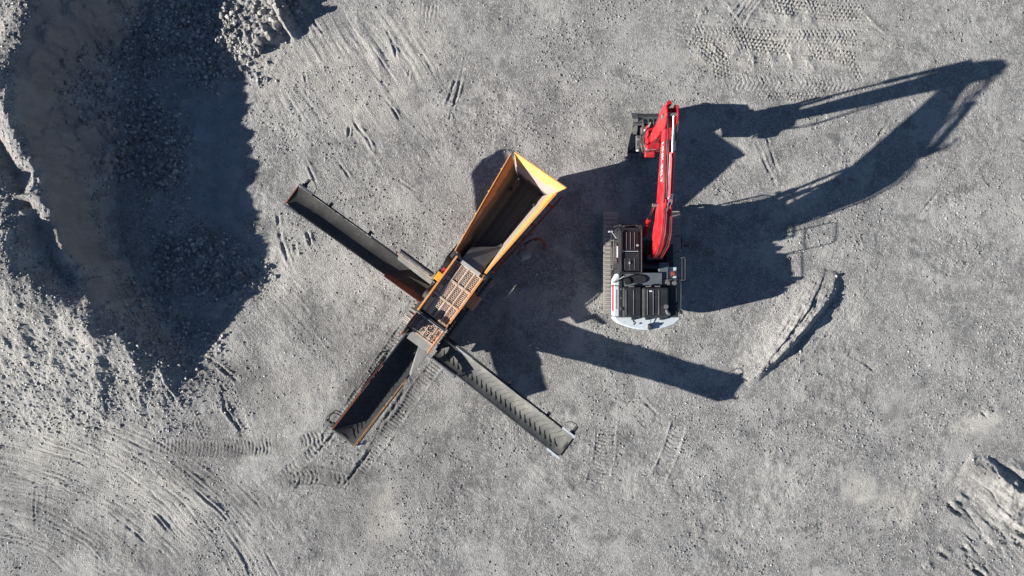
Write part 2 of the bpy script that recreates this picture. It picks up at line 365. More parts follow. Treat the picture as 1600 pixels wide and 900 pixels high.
def seg_eval(pts, halfw, hz=0):
    """for the strip round a polyline: index window, distance across (signed), distance along, total length"""
    w = [W(a, b, hz if len(t) < 3 else t[2]) for t in pts for a, b in [t[:2]]]
    x0 = min(a for a, b in w)-halfw; x1 = max(a for a, b in w)+halfw; y0 = min(b for a, b in w)-halfw; y1 = max(b for a, b in w)+halfw
    i0, i1 = np.searchsorted(xs, [x0, x1]); j0, j1 = np.searchsorted(ys, [y0, y1])
    if i1-i0 < 2 or j1-j0 < 2: return None
    sx = X[i0:i1, j0:j1]; sy = Y[i0:i1, j0:j1]
    best = np.full(sx.shape, 1e9); T = np.zeros(sx.shape); A_ = np.zeros(sx.shape); acc = 0
    for (ax, ay), (bx, by) in zip(w, w[1:]):
        dx, dy = bx-ax, by-ay; l = math.hypot(dx, dy); dx /= l; dy /= l
        s = np.clip((sx-ax)*dx+(sy-ay)*dy, 0, l); qx = sx-ax-s*dx; qy = sy-ay-s*dy; d = np.hypot(qx, qy)
        sd_ = (sx-ax)*-dy+(sy-ay)*dx
        m = d < best; best[m] = d[m]; T[m] = (np.sign(sd_)*d)[m]; A_[m] = (acc+s)[m]; acc += l
    return (slice(i0, i1), slice(j0, j1)), T, A_, acc
def wob(sl_, a, wl, sd_): return a*fbm(X[sl_], Y[sl_], wl, 3, .6, sd_)
def furrow(pts, d=.05, w=.07, lip=.5, seed=0):
    e = seg_eval(pts, w*5+.3)
    if not e: return
    sl_, T, A_, L_ = e; T = T+wob(sl_, .05, .9, 40+seed)
    end = np.sin(np.clip(A_/L_, 0, 1)*math.pi)**.8*np.clip(.75+wob(sl_, 1.6, .5, 60+seed), 0, 1.2)
    Z[sl_] += end*(-d*np.exp(-(T/w)**2)+d*lip*np.exp(-((np.abs(T)-2*w)/w)**2))
def ridge(pts, h=.3, wl=1.0, wr=.3, seed=0, jag=.1, pale=0):
    """wl: reach on the left of the walking direction, wr: on the right"""
    e = seg_eval(pts, max(wl, wr)+.4)
    if not e: return
    sl_, T, A_, L_ = e; T = T+wob(sl_, jag*.5, .5, 45+seed)
    end = np.sin(np.clip(A_/L_, 0, 1)*math.pi)**.6
    prof = np.where(T > 0, np.clip(1-T/wl, 0, 1)**1.3, np.clip(1+T/wr, 0, 1))
    Z[sl_] += h*end*prof*(1+wob(sl_, .25, .4, 46+seed))
    if pale: PALE[sl_] = np.maximum(PALE[sl_], pale*end*sm(0, .5, prof))
def bars(pts, w=.6, d=.03, per=.2, chev=0., seed=0, sink=.02, duty=.5):
    e = seg_eval(pts, w)
    if not e: return
    sl_, T, A_, L_ = e
    inside = (1-sm(w/2-.05, w/2+.03, np.abs(T)))*sm(0, .15, A_)*sm(0, .15, L_-A_)*np.clip(.85+wob(sl_, 1.6, .9, 50+seed), 0, 1)
    ph = ((A_+chev*np.abs(T)+wob(sl_, .05, .4, seed+2))/per) % 1
    Z[sl_] += inside*(d*(np.clip(np.abs(ph-.5)*4-1+duty, -1, 1)*.5)-sink)
    rim = np.exp(-((np.abs(T)-w/2-.05)/.05)**2)*sm(0, .15, A_)*sm(0, .15, L_-A_); Z[sl_] += rim*sink*(.6+wob(sl_, 1.2, .3, seed+9))
def lugs(pts, w=.7, d=.025, per=.17, seed=0):
    """block tread of a rubber tyre"""
    e = seg_eval(pts, w)
    if not e: return
    sl_, T, A_, L_ = e
    ins = (1-sm(w/2-.04, w/2+.03, np.abs(T)))*sm(0, .2, A_)*sm(0, .2, L_-A_)*np.clip(.8+wob(sl_, 1.5, 1.0, 55+seed), 0, 1)
    row = np.floor(T/(per*.85)); g1 = np.abs(((T/(per*.85)) % 1)-.5)*2; g2 = np.abs((((A_/per)+.5*(row % 2)) % 1)-.5)*2
    Z[sl_] += ins*(d*(1-sm(.68, .9, np.maximum(g1, g2)))-d*.6)
PALE = np.clip(.9*blob(600,805,30,45,.5,20,70)+.75*blob(1345,762,26,22,.4,0,71)+.8*blob(1520,662,42,14,.4,-15,72)+.5*blob(1400,790,30,30,.5,0,73)
   +.5*blob(440,110,50,60,.6,20,74)+.5*blob(560,140,70,60,.6,40,75)+.45*blob(640,60,60,50,.6,0,76)+.4*blob(120,700,120,50,.6,10,77)
   +.5*blob(550,430,60,40,.6,20,78)+.5*blob(1260,310,30,14,.5,-35,79)+.5*blob(430,420,40,60,.6,0,80)+.5*blob(250,780,60,40,.6,0,81)+.4*blob(1580,790,30,80,.6,-50,82)
   +.35*blob(460,640,60,60,.7,0,83)+.4*blob(60,540,90,50,.6,0,84)+.4*blob(1130,90,60,30,.6,0,85)+.35*blob(1290,60,90,50,.6,0,86), 0, 1)*(1-earth)
DAMP = np.clip(.5*blob(1393,648,16,8,.7,-40,90,1.0)+.5*blob(1530,735,20,10,.5,30,91)+.25*blob(800,560,60,60,.7,0,92)+.35*blob(330,760,130,20,.7,25,93)+.3*blob(560,820,60,60,.7,0,94)
   +.3*blob(380,600,60,40,.7,0,95)+.35*blob(500,520,60,30,.7,30,96)+.35*blob(1095,712,10,14,.5,0,97)+.3*blob(170,850,160,18,.6,25,98)+.25*blob(700,720,90,60,.7,0,99)+.6*blob(560,600,75,16,.5,-54,100)+.6*blob(612,650,85,14,.5,-54,101)+.5*blob(500,745,60,16,.5,0,102)+.45*blob(350,700,90,14,.5,0,103), 0, 1)

# scrape berm right of the excavator: gentle lit face, steep shaded face
ridge([(1165,598),(1190,578),(1218,550),(1248,516),(1278,480),(1297,455),(1304,424)], .50, 1.8, .36, 1, .08, .12)
ridge([(1183,590),(1200,556),(1226,524),(1254,487),(1274,452),(1290,418)], .12, .7, .07, 2, .03, .15)
for k in range(6): furrow([(1184+k*6,575-k*3),(1212+k*7,530-k*2),(1240+k*7,487-k*2),(1268+k*5,435-k*1)], .028, .035, .4, k)
# bottom right gouges and ridge
ridge([(1655,800),(1600,772),(1565,748),(1512,716)], .40, 1.7, .45, 4, .5, .1)
ridge([(1640,850),(1590,815),(1530,765)], .14, .5, .5, 27, .5)
ridge([(1640,760),(1604,745),(1574,722)], .2, .3, .4, 5, .3)
for i, q in enumerate([[(1480,786),(1490,796),(1506,803)],[(1552,820),(1575,838),(1608,858)],[(1580,826),(1610,842)],[(1508,878),(1525,890),(1545,905)],[(1464,860),(1486,870)],[(1490,776),(1512,788)],
                     [(1538,838),(1570,862)],[(1440,880),(1452,893)],[(1500,850),(1518,862)],[(1533,640),(1545,650)]]):
    furrow(q, .22 if i < 4 else .12, .11, .25, i)
    ridge(q[::-1], .08, .12, .5, 30+i, .08)
# top centre scratches
for i, q in enumerate([[(478,15),(495,40),(510,57)],[(604,45),(614,68),(620,92)],[(600,152),(613,170),(626,190)],[(548,180),(560,200),(572,213),(585,238)],[(725,103),(716,140),(700,190)],[(717,110),(706,140),(697,165)],
                     [(546,197),(544,215)],[(640,108),(636,132)],[(476,110),(480,150)],[(470,235),(500,300)],[(520,240),(560,300)],[(620,280),(650,300)],[(395,200),(430,190)]]):
    furrow(q, .055 if i < 7 else .03, .055, .8, 10+i)
ridge([(580,150),(556,172),(576,226),(600,262)], .05, .5, .2, 12, .2, .3); ridge([(556,0),(560,40),(590,100),(602,150)], .06, .5, .3, 13, .2)
# scrape marks by the left conveyor's head and the shaded bay
for i, q in enumerate([[(433,330),(438,370),(448,400),(462,430)],[(460,375),(463,400)],[(478,360),(486,385)],[(330,520),(310,490),(300,470)],[(310,548),(345,575),(375,600)],[(250,560),(262,600),(285,640)],[(345,600),(352,640),(380,680)]]):
    furrow(q, .06, .07, .9, 30+i)
ridge([(452,350),(430,400),(400,440),(360,470),(325,500)], .05, .5, .3, 14, .3, .4)
# gullies and little ridges down the lit slope at lower left
for i, (q, h) in enumerate([([(40,455,3.6),(58,520,3.0),(75,580,1.7),(70,640,.3)],.12),([(118,478,3.4),(138,530,2.2),(150,590,1.2),(160,660,.2)],.2),([(165,500,2.6),(195,550,1.8),(212,600,.8),(222,655,.1)],.2),
                       ([(85,470,3.6),(100,520,2.7),(104,580,1.6),(95,640,.4)],.13),([(200,510,2),(240,560,1.2),(262,620,.3)],.14),([(10,450,4),(20,520,3),(30,600,1.5)],.13),([(62,445,3.8),(52,500,3.3),(40,560,2.2)],.1)]):
    ridge(q, h*.75, .7, 1.0, 15+i, .7)
# curved lip and pile at the top
ridge([(462,64),(452,50),(444,32),(436,10),(428,-15),(425,-45)], .55, .22, .5, 24, .05)
ridge([(482,20),(470,6),(462,-12),(455,-35)], .35, .15, .4, 25, .08)
# long arcs of old ruts at lower left
for i, q in enumerate([[(0,640),(80,660),(170,690),(240,730),(300,790),(360,860),(400,910)],[(0,665),(100,690),(190,735),(260,790),(320,860)],[(60,640),(160,668),(260,715),(330,770),(400,840),(440,900)],
                     [(0,740),(90,760),(170,800),(230,850),(270,900)],[(0,800),(60,815),(130,850),(180,900)],[(240,745),(290,790),(335,850)],[(300,760),(345,805),(395,870)],[(55,760),(52,800),(54,830)],
                     [(130,640),(230,690),(310,745),(370,800)],[(0,840),(60,860),(110,900)],[(360,745),(400,785),(445,845)],[(0,610),(50,625),(120,650)]]):
    for k in range(3): furrow([(a+k*9, b-k*5) for a, b in q], .012 if k else .02, .05, .7, 50+i*3+k)
for k in range(16): furrow([(80+k*6, 812-k*6), (140+k*7, 850-k*7), (190+k*8, 905-k*8)], .012, .03, .5, 90+k)
for i, q in enumerate([[(300,762),(322,780),(345,800),(362,820)],[(235,800),(265,832)],[(190,812),(222,842)],[(88,575),(100,590)]]): furrow(q, .05, .05, .8, 120+i)
# tyre treads, top right
lugs([(1060,50),(1200,62),(1345,62)], 1.0, .045, .19, 1)
bars([(1080,52),(1340,58)], .75, .045, .21, .6, 1, .0)
bars([(1145,128),(1340,132)], .7, .045, .21, .6, 2, .0)
lugs([(1150,66),(1240,78),(1340,92)], .7, .06, .19, 3); lugs([(1185,4),(1270,16),(1360,22)], .9, .06, .2, 4); lugs([(1090,60),(1125,90),(1130,125)], .9, .05, .19, 5)
lugs([(1180,150),(1300,148),(1370,140)], .5, .04, .18, 6); lugs([(1200,0),(1380,-12)], .7, .05, .2, 7)
lugs([(1090,10),(1110,60)], .8, .04, .2, 8); lugs([(1330,90),(1350,130)], .6, .04, .2, 9)
for k in range(7): furrow([(1190-k*4,-6),(1170-k*4,20),(1155-k*4,44)], .03, .04, .6, 140+k)
ridge([(1196,-8),(1175,18),(1160,45)], .06, .25, .07, 26, .04)
for i, q in enumerate([[(1170,66),(1174,95),(1176,118)],[(1254,88),(1264,102),(1272,116)],[(1228,78),(1236,100),(1243,116)],[(1132,4),(1145,22),(1156,36)],[(1100,10),(1092,22),(1084,36)],[(1218,8),(1228,22),(1238,36)],
                     [(1340,10),(1360,35),(1385,58)],[(1085,82),(1098,96),(1104,104)],[(1078,112),(1092,113),(1104,118)],[(1048,50),(1070,57),(1084,60)],[(1108,68),(1118,82)],[(1196,72),(1206,96),(1212,112)],
                     [(1258,18),(1266,36)],[(1148,72),(1140,92)],[(1388,110),(1384,130)],[(1200,20),(1214,40)]]):
    furrow(q, .05 if i < 10 else .03, .045, .25, 150+i); ridge(q, .05, .4, .08, 60+i, .04)
# scattered marks right of the boom and others
for i, q in enumerate([[(1182,222),(1196,260),(1215,295)],[(1196,200),(1205,240),(1222,285)],[(1420,150),(1432,172)],[(1380,195),(1400,180)],[(1592,212),(1604,224)],[(1240,300),(1262,282),(1280,265)],[(1236,318),(1262,296),(1290,272)],
                     [(1335,360),(1350,400)],[(1360,230),(1390,190)],[(1440,330),(1470,300)],[(1500,420),(1540,390)],[(1340,560),(1380,590)],[(900,640),(960,620)],[(1160,110),(1172,114)],[(1000,620),(1030,650)]]):
    furrow(q, .03, .06, .7, 170+i)
# crawler prints
bars([(240,694),(340,703),(425,696)], .75, .035, .17, .1, 11, .02); bars([(350,692),(395,702),(430,700)], .7, .03, .19, .3, 12, .02)
bars([(452,748),(500,744),(552,756)], .7, .045, .22, .4, 13, .03, .3); bars([(470,690),(510,680)], .6, .05, .2, .3, 17, .03)
bars([(510,690),(440,745)], .5, .05, .22, .2, 14, .03)
bars([(948,655),(944,715),(930,760)], .95, .045, .17, .2, 15, .02); bars([(1062,660),(1048,705),(1028,750)], .7, .045, .2, .3, 16, .03)
bars([(1000,520),(1040,560)], .6, .03, .15, .2, 18, .01); bars([(1062,500),(1052,570),(1050,640)], .7, .03, .16, 0, 19, .01)
bars([(700,546),(650,612),(600,682),(560,738)], .62, .05, .17, 0, 20, .03); bars([(640,500),(585,580),(535,650),(505,690)], .5, .05, .17, 0, 21, .03)
bars([(340,570),(370,640),(385,690)], .6, .04, .2, .5, 22, .02); lugs([(270,600),(300,640),(320,690)], .6, .035, .2, 23); lugs([(345,600),(362,640),(378,685)], .5, .035, .2, 24)
lugs([(395,470),(430,425)], .8, .035, .18, 25); bars([(650,20),(690,25)], .9, .04, .18, 0, 26, .01); lugs([(160,600),(150,640)], .5, .03, .2, 27)
furrow([(524,676),(505,698),(486,716)], .2, .06, .2, 200); furrow([(584,696),(562,726),(538,758)], .2, .06, .2, 201)
furrow([(610,548),(582,590),(560,620)], .10, .08, .6, 202); furrow([(640,600),(610,645),(585,680)], .08, .08, .6, 203)

# make the sheet
nx, ny = X.shape
co = np.empty((nx*ny, 3), np.float32); co[:, 0] = X.ravel(); co[:, 1] = Y.ravel(); co[:, 2] = Z.ravel()
ii, jj = np.meshgrid(np.arange(nx-1), np.arange(ny-1), indexing='ij'); a = (ii*ny+jj).ravel()
q = np.stack([a, a+ny, a+ny+1, a+1], 1).astype(np.int32)
me = bpy.data.meshes.new('ground'); me.vertices.add(len(co)); me.vertices.foreach_set('co', co.ravel())
me.loops.add(q.size); me.loops.foreach_set('vertex_index', q.ravel())
me.polygons.add(len(q)); me.polygons.foreach_set('loop_start', np.arange(0, q.size, 4, dtype=np.int32))
me.polygons.foreach_set('use_smooth', np.ones(len(q), bool)); me.update(calc_edges=True); me.validate()
for nm, F in (('pale', PALE), ('earth', earth), ('bluish', floor_s*.85), ('damp', DAMP), ('streak', STREAK)):
    at = me.attributes.new(nm, 'FLOAT', 'POINT'); at.data.foreach_set('value', F.astype(np.float32).ravel())
me.materials.append(M['ground']); g = bpy.data.objects.new('ground', me); col.objects.link(g)
tag(g, 'grey quarry floor of packed gravel with ruts and a high bank at left', kind='structure')
def zat(x, y):
    i = int(np.clip(np.searchsorted(xs, x)-1, 0, nx-2)); j = int(np.clip(np.searchsorted(ys, y)-1, 0, ny-2))
    fx = (x-xs[i])/(xs[i+1]-xs[i]); fy = (y-ys[j])/(ys[j+1]-ys[j])
    return float((Z[i, j]*(1-fx)+Z[i+1, j]*fx)*(1-fy)+(Z[i, j+1]*(1-fx)+Z[i+1, j+1]*fx)*fy)

# loose gravel: one object per kind of ground
ico = []
bm = bmesh.new(); bmesh.ops.create_cube(bm, size=1.35); bmesh.ops.triangulate(bm, faces=bm.faces); NV = 8; IV = np.array([v.co[:] for v in bm.verts]); IF = np.array([[v.index for v in f.verts] for f in bm.faces]); bm.free()
def gravel(name, label, N, dens, smin, smax, seed, flat=.65, pw=2.6, kind=True):
    r = np.random.RandomState(seed)
    gx = r.uniform(-26.2, 25.8, N*6); gy = r.uniform(-14.6, 14.8, N*6)
    i = np.clip(np.searchsorted(xs, gx)-1, 0, nx-2); j = np.clip(np.searchsorted(ys, gy)-1, 0, ny-2)
    keep = r.rand(N*6) < dens[i, j]; gx, gy, i, j = gx[keep][:N], gy[keep][:N], i[keep][:N], j[keep][:N]
    z = Z[i, j]; k = len(gx)
    s = smin+(smax-smin)*r.rand(k)**pw*1.0
    base_ = IV[None]*(1+.22*r.randn(9, NV, 3)); pick = r.randint(0, 9, k)
    sc = np.stack([s*r.uniform(.7, 1.25, k), s*r.uniform(.7, 1.25, k), s*r.uniform(flat*.7, flat*1.3, k)], 1)
    an = r.rand(k)*6.283; c, s_ = np.cos(an), np.sin(an)
    V = base_[pick]*sc[:, None, :]; vx = V[..., 0]*c[:, None]-V[..., 1]*s_[:, None]; vy = V[..., 0]*s_[:, None]+V[..., 1]*c[:, None]
    V = np.stack([vx+gx[:, None], vy+gy[:, None], V[..., 2]+(z+s*.12)[:, None]], 2).reshape(-1, 3).astype(np.float32)
    F = (IF[None]+(np.arange(k)*NV)[:, None, None]).reshape(-1, 3).astype(np.int32)
    m = bpy.data.meshes.new(name); m.vertices.add(len(V)); m.vertices.foreach_set('co', V.ravel())
    m.loops.add(F.size); m.loops.foreach_set('vertex_index', F.ravel()); m.polygons.add(len(F))
    m.polygons.foreach_set('loop_start', np.arange(0, F.size, 3, dtype=np.int32)); m.update(calc_edges=True)
    t = m.attributes.new('tone', 'FLOAT', 'POINT'); t.data.foreach_set('value', np.repeat(r.rand(k)**1.2, NV).astype(np.float32))
    m.materials.append(M['gravel']); o = bpy.data.objects.new(name, m); col.objects.link(o)
    return tag(o, label, 'gravel', kind='stuff')
patch = sm(-.2, .35, fbm(X, Y, 2.4, 4, .6, 33))
openg = (1-rub)*(1-pile)*(1-swslope)*(1-.5*earth)*(1-.7*PALE)*(1-.6*floor_s)
gravel('loose_gravel', 'loose pale pebbles strewn over the open quarry floor', 48000, np.clip(openg*(.10+.90*patch**1.5), 0, 1), .010, .047, 1, .5, 3.8)
gravel('slope_rubble', 'coarse pale rubble on the sunlit slope at lower left', 21000, np.clip(swslope*1.2+hill*(1-earth)*.8, 0, 1), .012, .062, 2, .7, 3.0)
gravel('bay_rubble', 'stony rubble lying in the shaded bay', 20000, np.clip(rub, 0, 1), .020, .12, 3, .75, 2.8)
gravel('heap_rubble', 'broken stones covering the small heap at the top', 5200, np.clip(pile*1.5, 0, 1), .022, .19, 4, .8, 2.6)
bermd = np.zeros_like(Z)
e = seg_eval([(1180,592),(1222,562),(1255,525),(1288,485),(1308,455),(1312,428)], .7)
bermd[e[0]] = 1-sm(.1, .5, np.abs(e[1]))
e = seg_eval([(1512,716),(1565,748),(1600,772),(1655,800)], .9); bermd[e[0]] = np.maximum(bermd[e[0]], .8*(1-sm(.2, .8, np.abs(e[1]))))
gravel('berm_stones', 'stones along the scrape ridges right of the excavator and at the right edge', 2600, bermd, .014, .10, 5, .75, 2.4)

# single larger rocks
def rock_mesh(seed):
    r = random.Random(seed); b = bmesh.new(); bmesh.ops.create_icosphere(b, subdivisions=2, radius=1)
    pl = [(Vector((r.gauss(0,1), r.gauss(0,1), r.gauss(0,1))).normalized(), r.uniform(.55,.85)) for _ in range(9)]
    for v in b.verts:
        for nrm, d in pl:
            k = v.co.dot(nrm)
            if k > d: v.co -= nrm*(k-d)
        v.co *= 1+r.uniform(-.05, .05)
    m = bpy.data.meshes.new('rock'); b.to_mesh(m); b.free(); m.materials.append(M['rock']); return m
RM = [rock_mesh(i) for i in range(7)]
ORD = 'second third fourth fifth sixth seventh eighth ninth tenth eleventh twelfth thirteenth fourteenth fifteenth sixteenth'.split()
def rocks(pts, label, group):
    for i, (px, py, s) in enumerate(pts):
        x, y = W(px, py, .1); z = zat(x, y); x, y = W(px, py, z); z = zat(x, y)
        o = bpy.data.objects.new('rock', RM[rnd.randrange(7)]); col.objects.link(o)
        o.location = (x, y, z+s*.2); o.scale = (s*rnd.uniform(.8,1.2), s*rnd.uniform(.7,1), s*rnd.uniform(.6,.85)); o.rotation_euler = (rnd.uniform(-.3,.3), rnd.uniform(-.3,.3), rnd.uniform(0,6.28))
        tag(o, label, 'rock', group)
        if len(pts) > 1:
            k = sorted(p[0]+p[1]*1e-3 for p in pts).index(px+py*1e-3)
            o['label'] = label+', '+(('leftmost' if k == 0 else ORD[k-1]+' from the left') if k < len(pts)-1 else 'rightmost')+' of them'
rocks([(312,375,.17),(340,408,.15),(375,427,.2),(372,412,.17),(330,390,.13),(350,395,.12),(262,405,.1),(288,475,.12),(350,380,.13),(365,395,.14),(355,420,.12),(332,425,.1),(302,388,.1),(318,402,.11)],
      'rock at the lower right of the shaded bay', 'rocks at the foot of the shaded bay')
rocks([(263,222,.2),(252,258,.16),(192,278,.18),(202,275,.14),(180,250,.15),(205,207,.15),(190,282,.12),(235,245,.1),(273,282,.12),(225,210,.09),(245,285,.09)],
      'rock in the middle of the shaded bay', 'rocks in the middle of the shaded bay')
rocks([(313,25,.15),(327,26,.14),(296,8,.14),(269,10,.12),(302,18,.1),(345,55,.12),(238,43,.1),(360,70,.15),(335,85,.11),(300,65,.1)],
      'rock in shaded rubble at the top edge', 'rocks at the top of the shaded bay')
rocks([(433,40,.3),(405,64,.26),(438,22,.2),(414,46,.24),(420,58,.2),(404,78,.22),(399,70,.18),(428,32,.18),(410,20,.2),(390,45,.16),(372,12,.17),(380,30,.15),(424,4,.2),(440,8,.16),(365,20,.14),(396,58,.15)],
      'pale rock on the sunlit heap', 'rocks on the heap at the top edge')
rocks([(200,158,.14)], 'single pale stone in the shade between the brown bank and the bay floor', 'single stones')
rocks([(919,523,.13)], 'dark stone on the sunlit floor left of the excavator counterweight', 'single stones')
rocks([(266,488,.1)], 'small white stone in the lower tip of the bay shadow', 'single stones')

# ------------------------------------------------------------------ tracked screener
sc = empty('tracked_screener', (-1.64, 1.21, zat(-1.64, 1.21)*0), R(53.4))
tag(sc, 'orange tracked screening machine with feed hopper and three black conveyors spread in a cross', 'screener')
# crawler tracks
def crawler(parent, xc, yc, half, w, ztop, pitch, axis_x, shoem, nm='crawler_track', wheel=.35, thick=.05):
    """closed ring of shoes along local x (axis_x) or y"""
    r = ztop/2-.02; st = half-r
    def P3(u, v, z): return (xc+u, yc+v, z) if axis_x else (xc+v, yc+u, z)
    fr = MB(); fr.beam(P3(-st, 0, r+.0), P3(st, 0, r), w*.45, r*1.0)
    for k in range(7): fr.cyl(P3(-st+(k+.5)*2*st/7, -w*.2, .16), P3(-st+(k+.5)*2*st/7, w*.2, .16), .1, n=10)
    fo = fr.build(nm, M['frame'], parent)
    wm = MB(); wm.cyl((0, 0, -w*.18), (0, 0, w*.18), r-thick-.03, n=20)
    for u, nmw in ((-st, 'sprocket'), (st, 'idler')):
        ob = MB(); ob.cyl(P3(u, -w*.18, r), P3(u, w*.18, r), r-thick-.03, n=20); ob.build(nmw, M['frame'], fo)
    per = 4*st+2*math.pi*r; cnt = int(per/pitch)
    sm_ = MB(); a, b = (pitch*.46, w/2) if axis_x else (w/2, pitch*.46)
    sm_.box(-a, a, -b, b, -thick/2, thick/2)
    if axis_x: sm_.box(-.018, .018, -b*.98, b*.98, thick/2, thick/2+.035)
    else: sm_.box(-a*.98, a*.98, -.018, .018, thick/2, thick/2+.035)
    first = None
    for k in range(cnt):
        s = (k+.5)*per/cnt
        if s < 2*st: u, z, ang = -st+s, 2*r, 0
        elif s < 2*st+math.pi*r: t = (s-2*st)/r; u, z, ang = st+r*math.sin(t), r+r*math.cos(t), t
        elif s < 4*st+math.pi*r: u, z, ang = st-(s-2*st-math.pi*r), 0, math.pi
        else: t = (s-4*st-math.pi*r)/r; u, z, ang = -st-r*math.sin(t), r-r*math.cos(t), math.pi+t
        loc = P3(u, 0, z+.03); rot = (0, ang, 0) if axis_x else (-ang, 0, 0)
        if first is None: first = sm_.build('track_shoe', shoem, fo); first.location = loc; first.rotation_euler = rot
        else: dup(first, fo, loc, rot)
    return fo
crawler(sc, -2.3, 1.02, 2.0, .45, .85, .2, True, M['shoe']); crawler(sc, -2.3, -1.02, 2.0, .45, .85, .2, True, M['shoe'])
# chassis
c = MB()
for y in (.62, -.62): c.beam((-5.6, y, 1.15), (3.9, y, 1.35), .16, .34)
for x in (-5.2, -3.6, -1.2, .8, 3.4): c.beam((x, -.62, 1.15), (x, .62, 1.15), .14, .2)
c.box(-3.4, -1.2, -.8, .8, .35, .8)
for y in (.6, -.6):
    c.beam((-.6, y, 1.3), (-.6, y, 2.6), .12, .12); c.beam((3.6, y, 1.3), (3.6, y, 2.3), .12, .12); c.beam((-4.2, y, 1.2), (-4.2, y, 2.3), .12, .12)
    c.beam((-2.4, y, 1.2), (-2.4, y, 2.4), .12, .12); c.beam((1.5, y, 1.3), (1.5, y, 2.1), .12, .12)
c.build('chassis', M['frame'], sc, .012)
c = MB(); c.box(.1, 2.9, -.9, .9, .8, 1.9); c.build('power_unit', M['rust'], sc, .04)
MB().box(2.92, 4.1, -.7, .7, .75, 1.9).build('hopper_shadow_fill', M['frame'], sc, .03)  # block added to close a sunlit gap under the hopper
c = MB(); c.box(-1.9, -1.2, -1.2, -.74, 1.5, 2.25); c.build('side_box', M['orange_worn'], sc, .03)
# hopper: rim z 3.4, belt z 2.05, walls lean outwards
def wall(name, m, top0, top1, bot1, bot0, t=.045, parent=sc, bev=.006): return MB().plate([top0, top1, bot1, bot0], t).build(name, m, parent, bev)
hp = MB(); hp.box(.0, 4.2, -.66, .66, 1.92, 2.0); hopper = hp.build('hopper', M['liner'], sc, .01)
HL = [(-.18,.93,2.95), (4.62,1.44,3.42), (4.15,.72,2.03), (-.18,.54,2.03)]
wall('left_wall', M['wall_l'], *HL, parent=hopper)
HRt = [(-.18,-.72,2.95), (4.45,-1.12,3.40), (4.15,-.68,2.03), (-.18,-.48,2.03)]
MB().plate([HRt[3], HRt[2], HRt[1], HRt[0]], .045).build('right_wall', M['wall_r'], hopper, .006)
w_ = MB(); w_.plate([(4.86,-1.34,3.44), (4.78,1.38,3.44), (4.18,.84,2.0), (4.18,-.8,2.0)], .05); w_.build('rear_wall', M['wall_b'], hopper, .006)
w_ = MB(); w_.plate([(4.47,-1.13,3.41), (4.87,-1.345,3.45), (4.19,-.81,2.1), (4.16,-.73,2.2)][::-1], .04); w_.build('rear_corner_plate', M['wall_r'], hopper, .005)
w_ = MB(); w_.beam((-.18,.955,2.97), (4.62,1.465,3.44), .045, .06); w_.beam((-.18,-.745,2.97), (4.45,-1.145,3.42), .05, .06); w_.beam((4.89,-1.34,3.46), (4.81,1.38,3.46), .05, .05); w_.build('rim', M['orange'], hopper, .006)
w_ = MB()
for y, s in ((.62, 1), (-.58, -1)): w_.plate([(-.1,y,2.16), (4.1,y+.12*s,2.16), (4.1,y-.12*s,2.06), (-.1,y-.14*s,2.06)][::s], .015)
w_.build('skirt', M['cleat'], hopper)
MB().box(-4.5, -4.25, -.6, .58, 1.62, 2.26).build('discharge_light_block', M['belt'], sc, .01)  # added block, stops sun leaking through between the conveyors
# ribs outside the hopper and stiffener beam on the right side
c = MB(); c.beam((-.1,-.98,2.75), (4.55,-1.42,3.05), .09, .12); c.build('side_beam', M['rust'], sc, .01)
for x in (.6, 1.7, 2.8, 3.9):
    f_ = (x+.18)/4.7; y = -(.74+.4*f_); y2 = -(.96+.44*f_)
    MB().beam((x, y-.02, 3.0+.4*f_-.2), (x, y2, 2.8+.28*f_), .06, .1).build('rib', M['rust'], hopper, .005)
    MB().beam((x, .98+.5*f_, 2.9+.45*f_), (x, .62+.25*f_, 2.1), .06, .1).build('rib', M['orange'], hopper, .005)
    MB().beam((x, -(.98+.44*f_), 2.75+.28*f_), (x, -.62, 2.0), .06, .08).build('rib', M['rust'], hopper, .005)
for y in (1.0, -1.0):
    MB().cyl((3.2, y*.8, 1.5), (4.3, y*1.1, 2.7), .05).build('folding_cylinder', M['frame'], sc)
# hopper feeder belt with a ribbed look, and a sheet for the sunlit patch at its mouth
b = MB(); b.add([(-.22,.56,2.04),(-.22,-.5,2.04),(4.12,-.62,2.04),(4.12,.66,2.04),(-.22,.56,2.0),(-.22,-.5,2.0),(4.12,-.62,2.0),(4.12,.66,2.0)], [(0,1,2,3),(7,6,5,4),(0,4,5,1),(1,5,6,2),(2,6,7,3),(3,7,4,0)])
fb = b.build('feeder_belt', paint('feeder_rubber', (.026,.032,.042), .75, dust=.3, dustc=(.05,.055,.06)), sc)
for y in (-.3, 0, .3): MB().box(.9, 4.1, y-.012, y+.012, 2.04, 2.062).build('belt_rib', M['cleat'], fb)
b = MB(); b.plate([(-.28,.5,2.84), (-.28,-.52,2.84), (.0,-.52,2.78), (.0,.5,2.78)], .03); b.plate([(.0,.5,2.78),(.0,-.52,2.78),(1.25,-.60,2.3),(.4,.5,2.6)], .02); b.build('sunlit_belt_sheet', M['steel'], sc, .004)  # grey sheet shaped like the sun patch on the belt
b = MB(); b.box(-.46, -.29, -.56, .5, 2.86, 2.93); b.build('feed_lip', paint('pale_dusty_steel', (.42,.4,.37), .7, dust=.4, dustc=(.5,.48,.44)), sc, .01)
b = MB(); b.cyl((-.36,.48,2.6), (-.36,.8,2.6), .09); b.cyl((-.36,-.6,2.6), (-.36,-.86,2.6), .1); b.build('pivot_pin', M['bright'], sc)
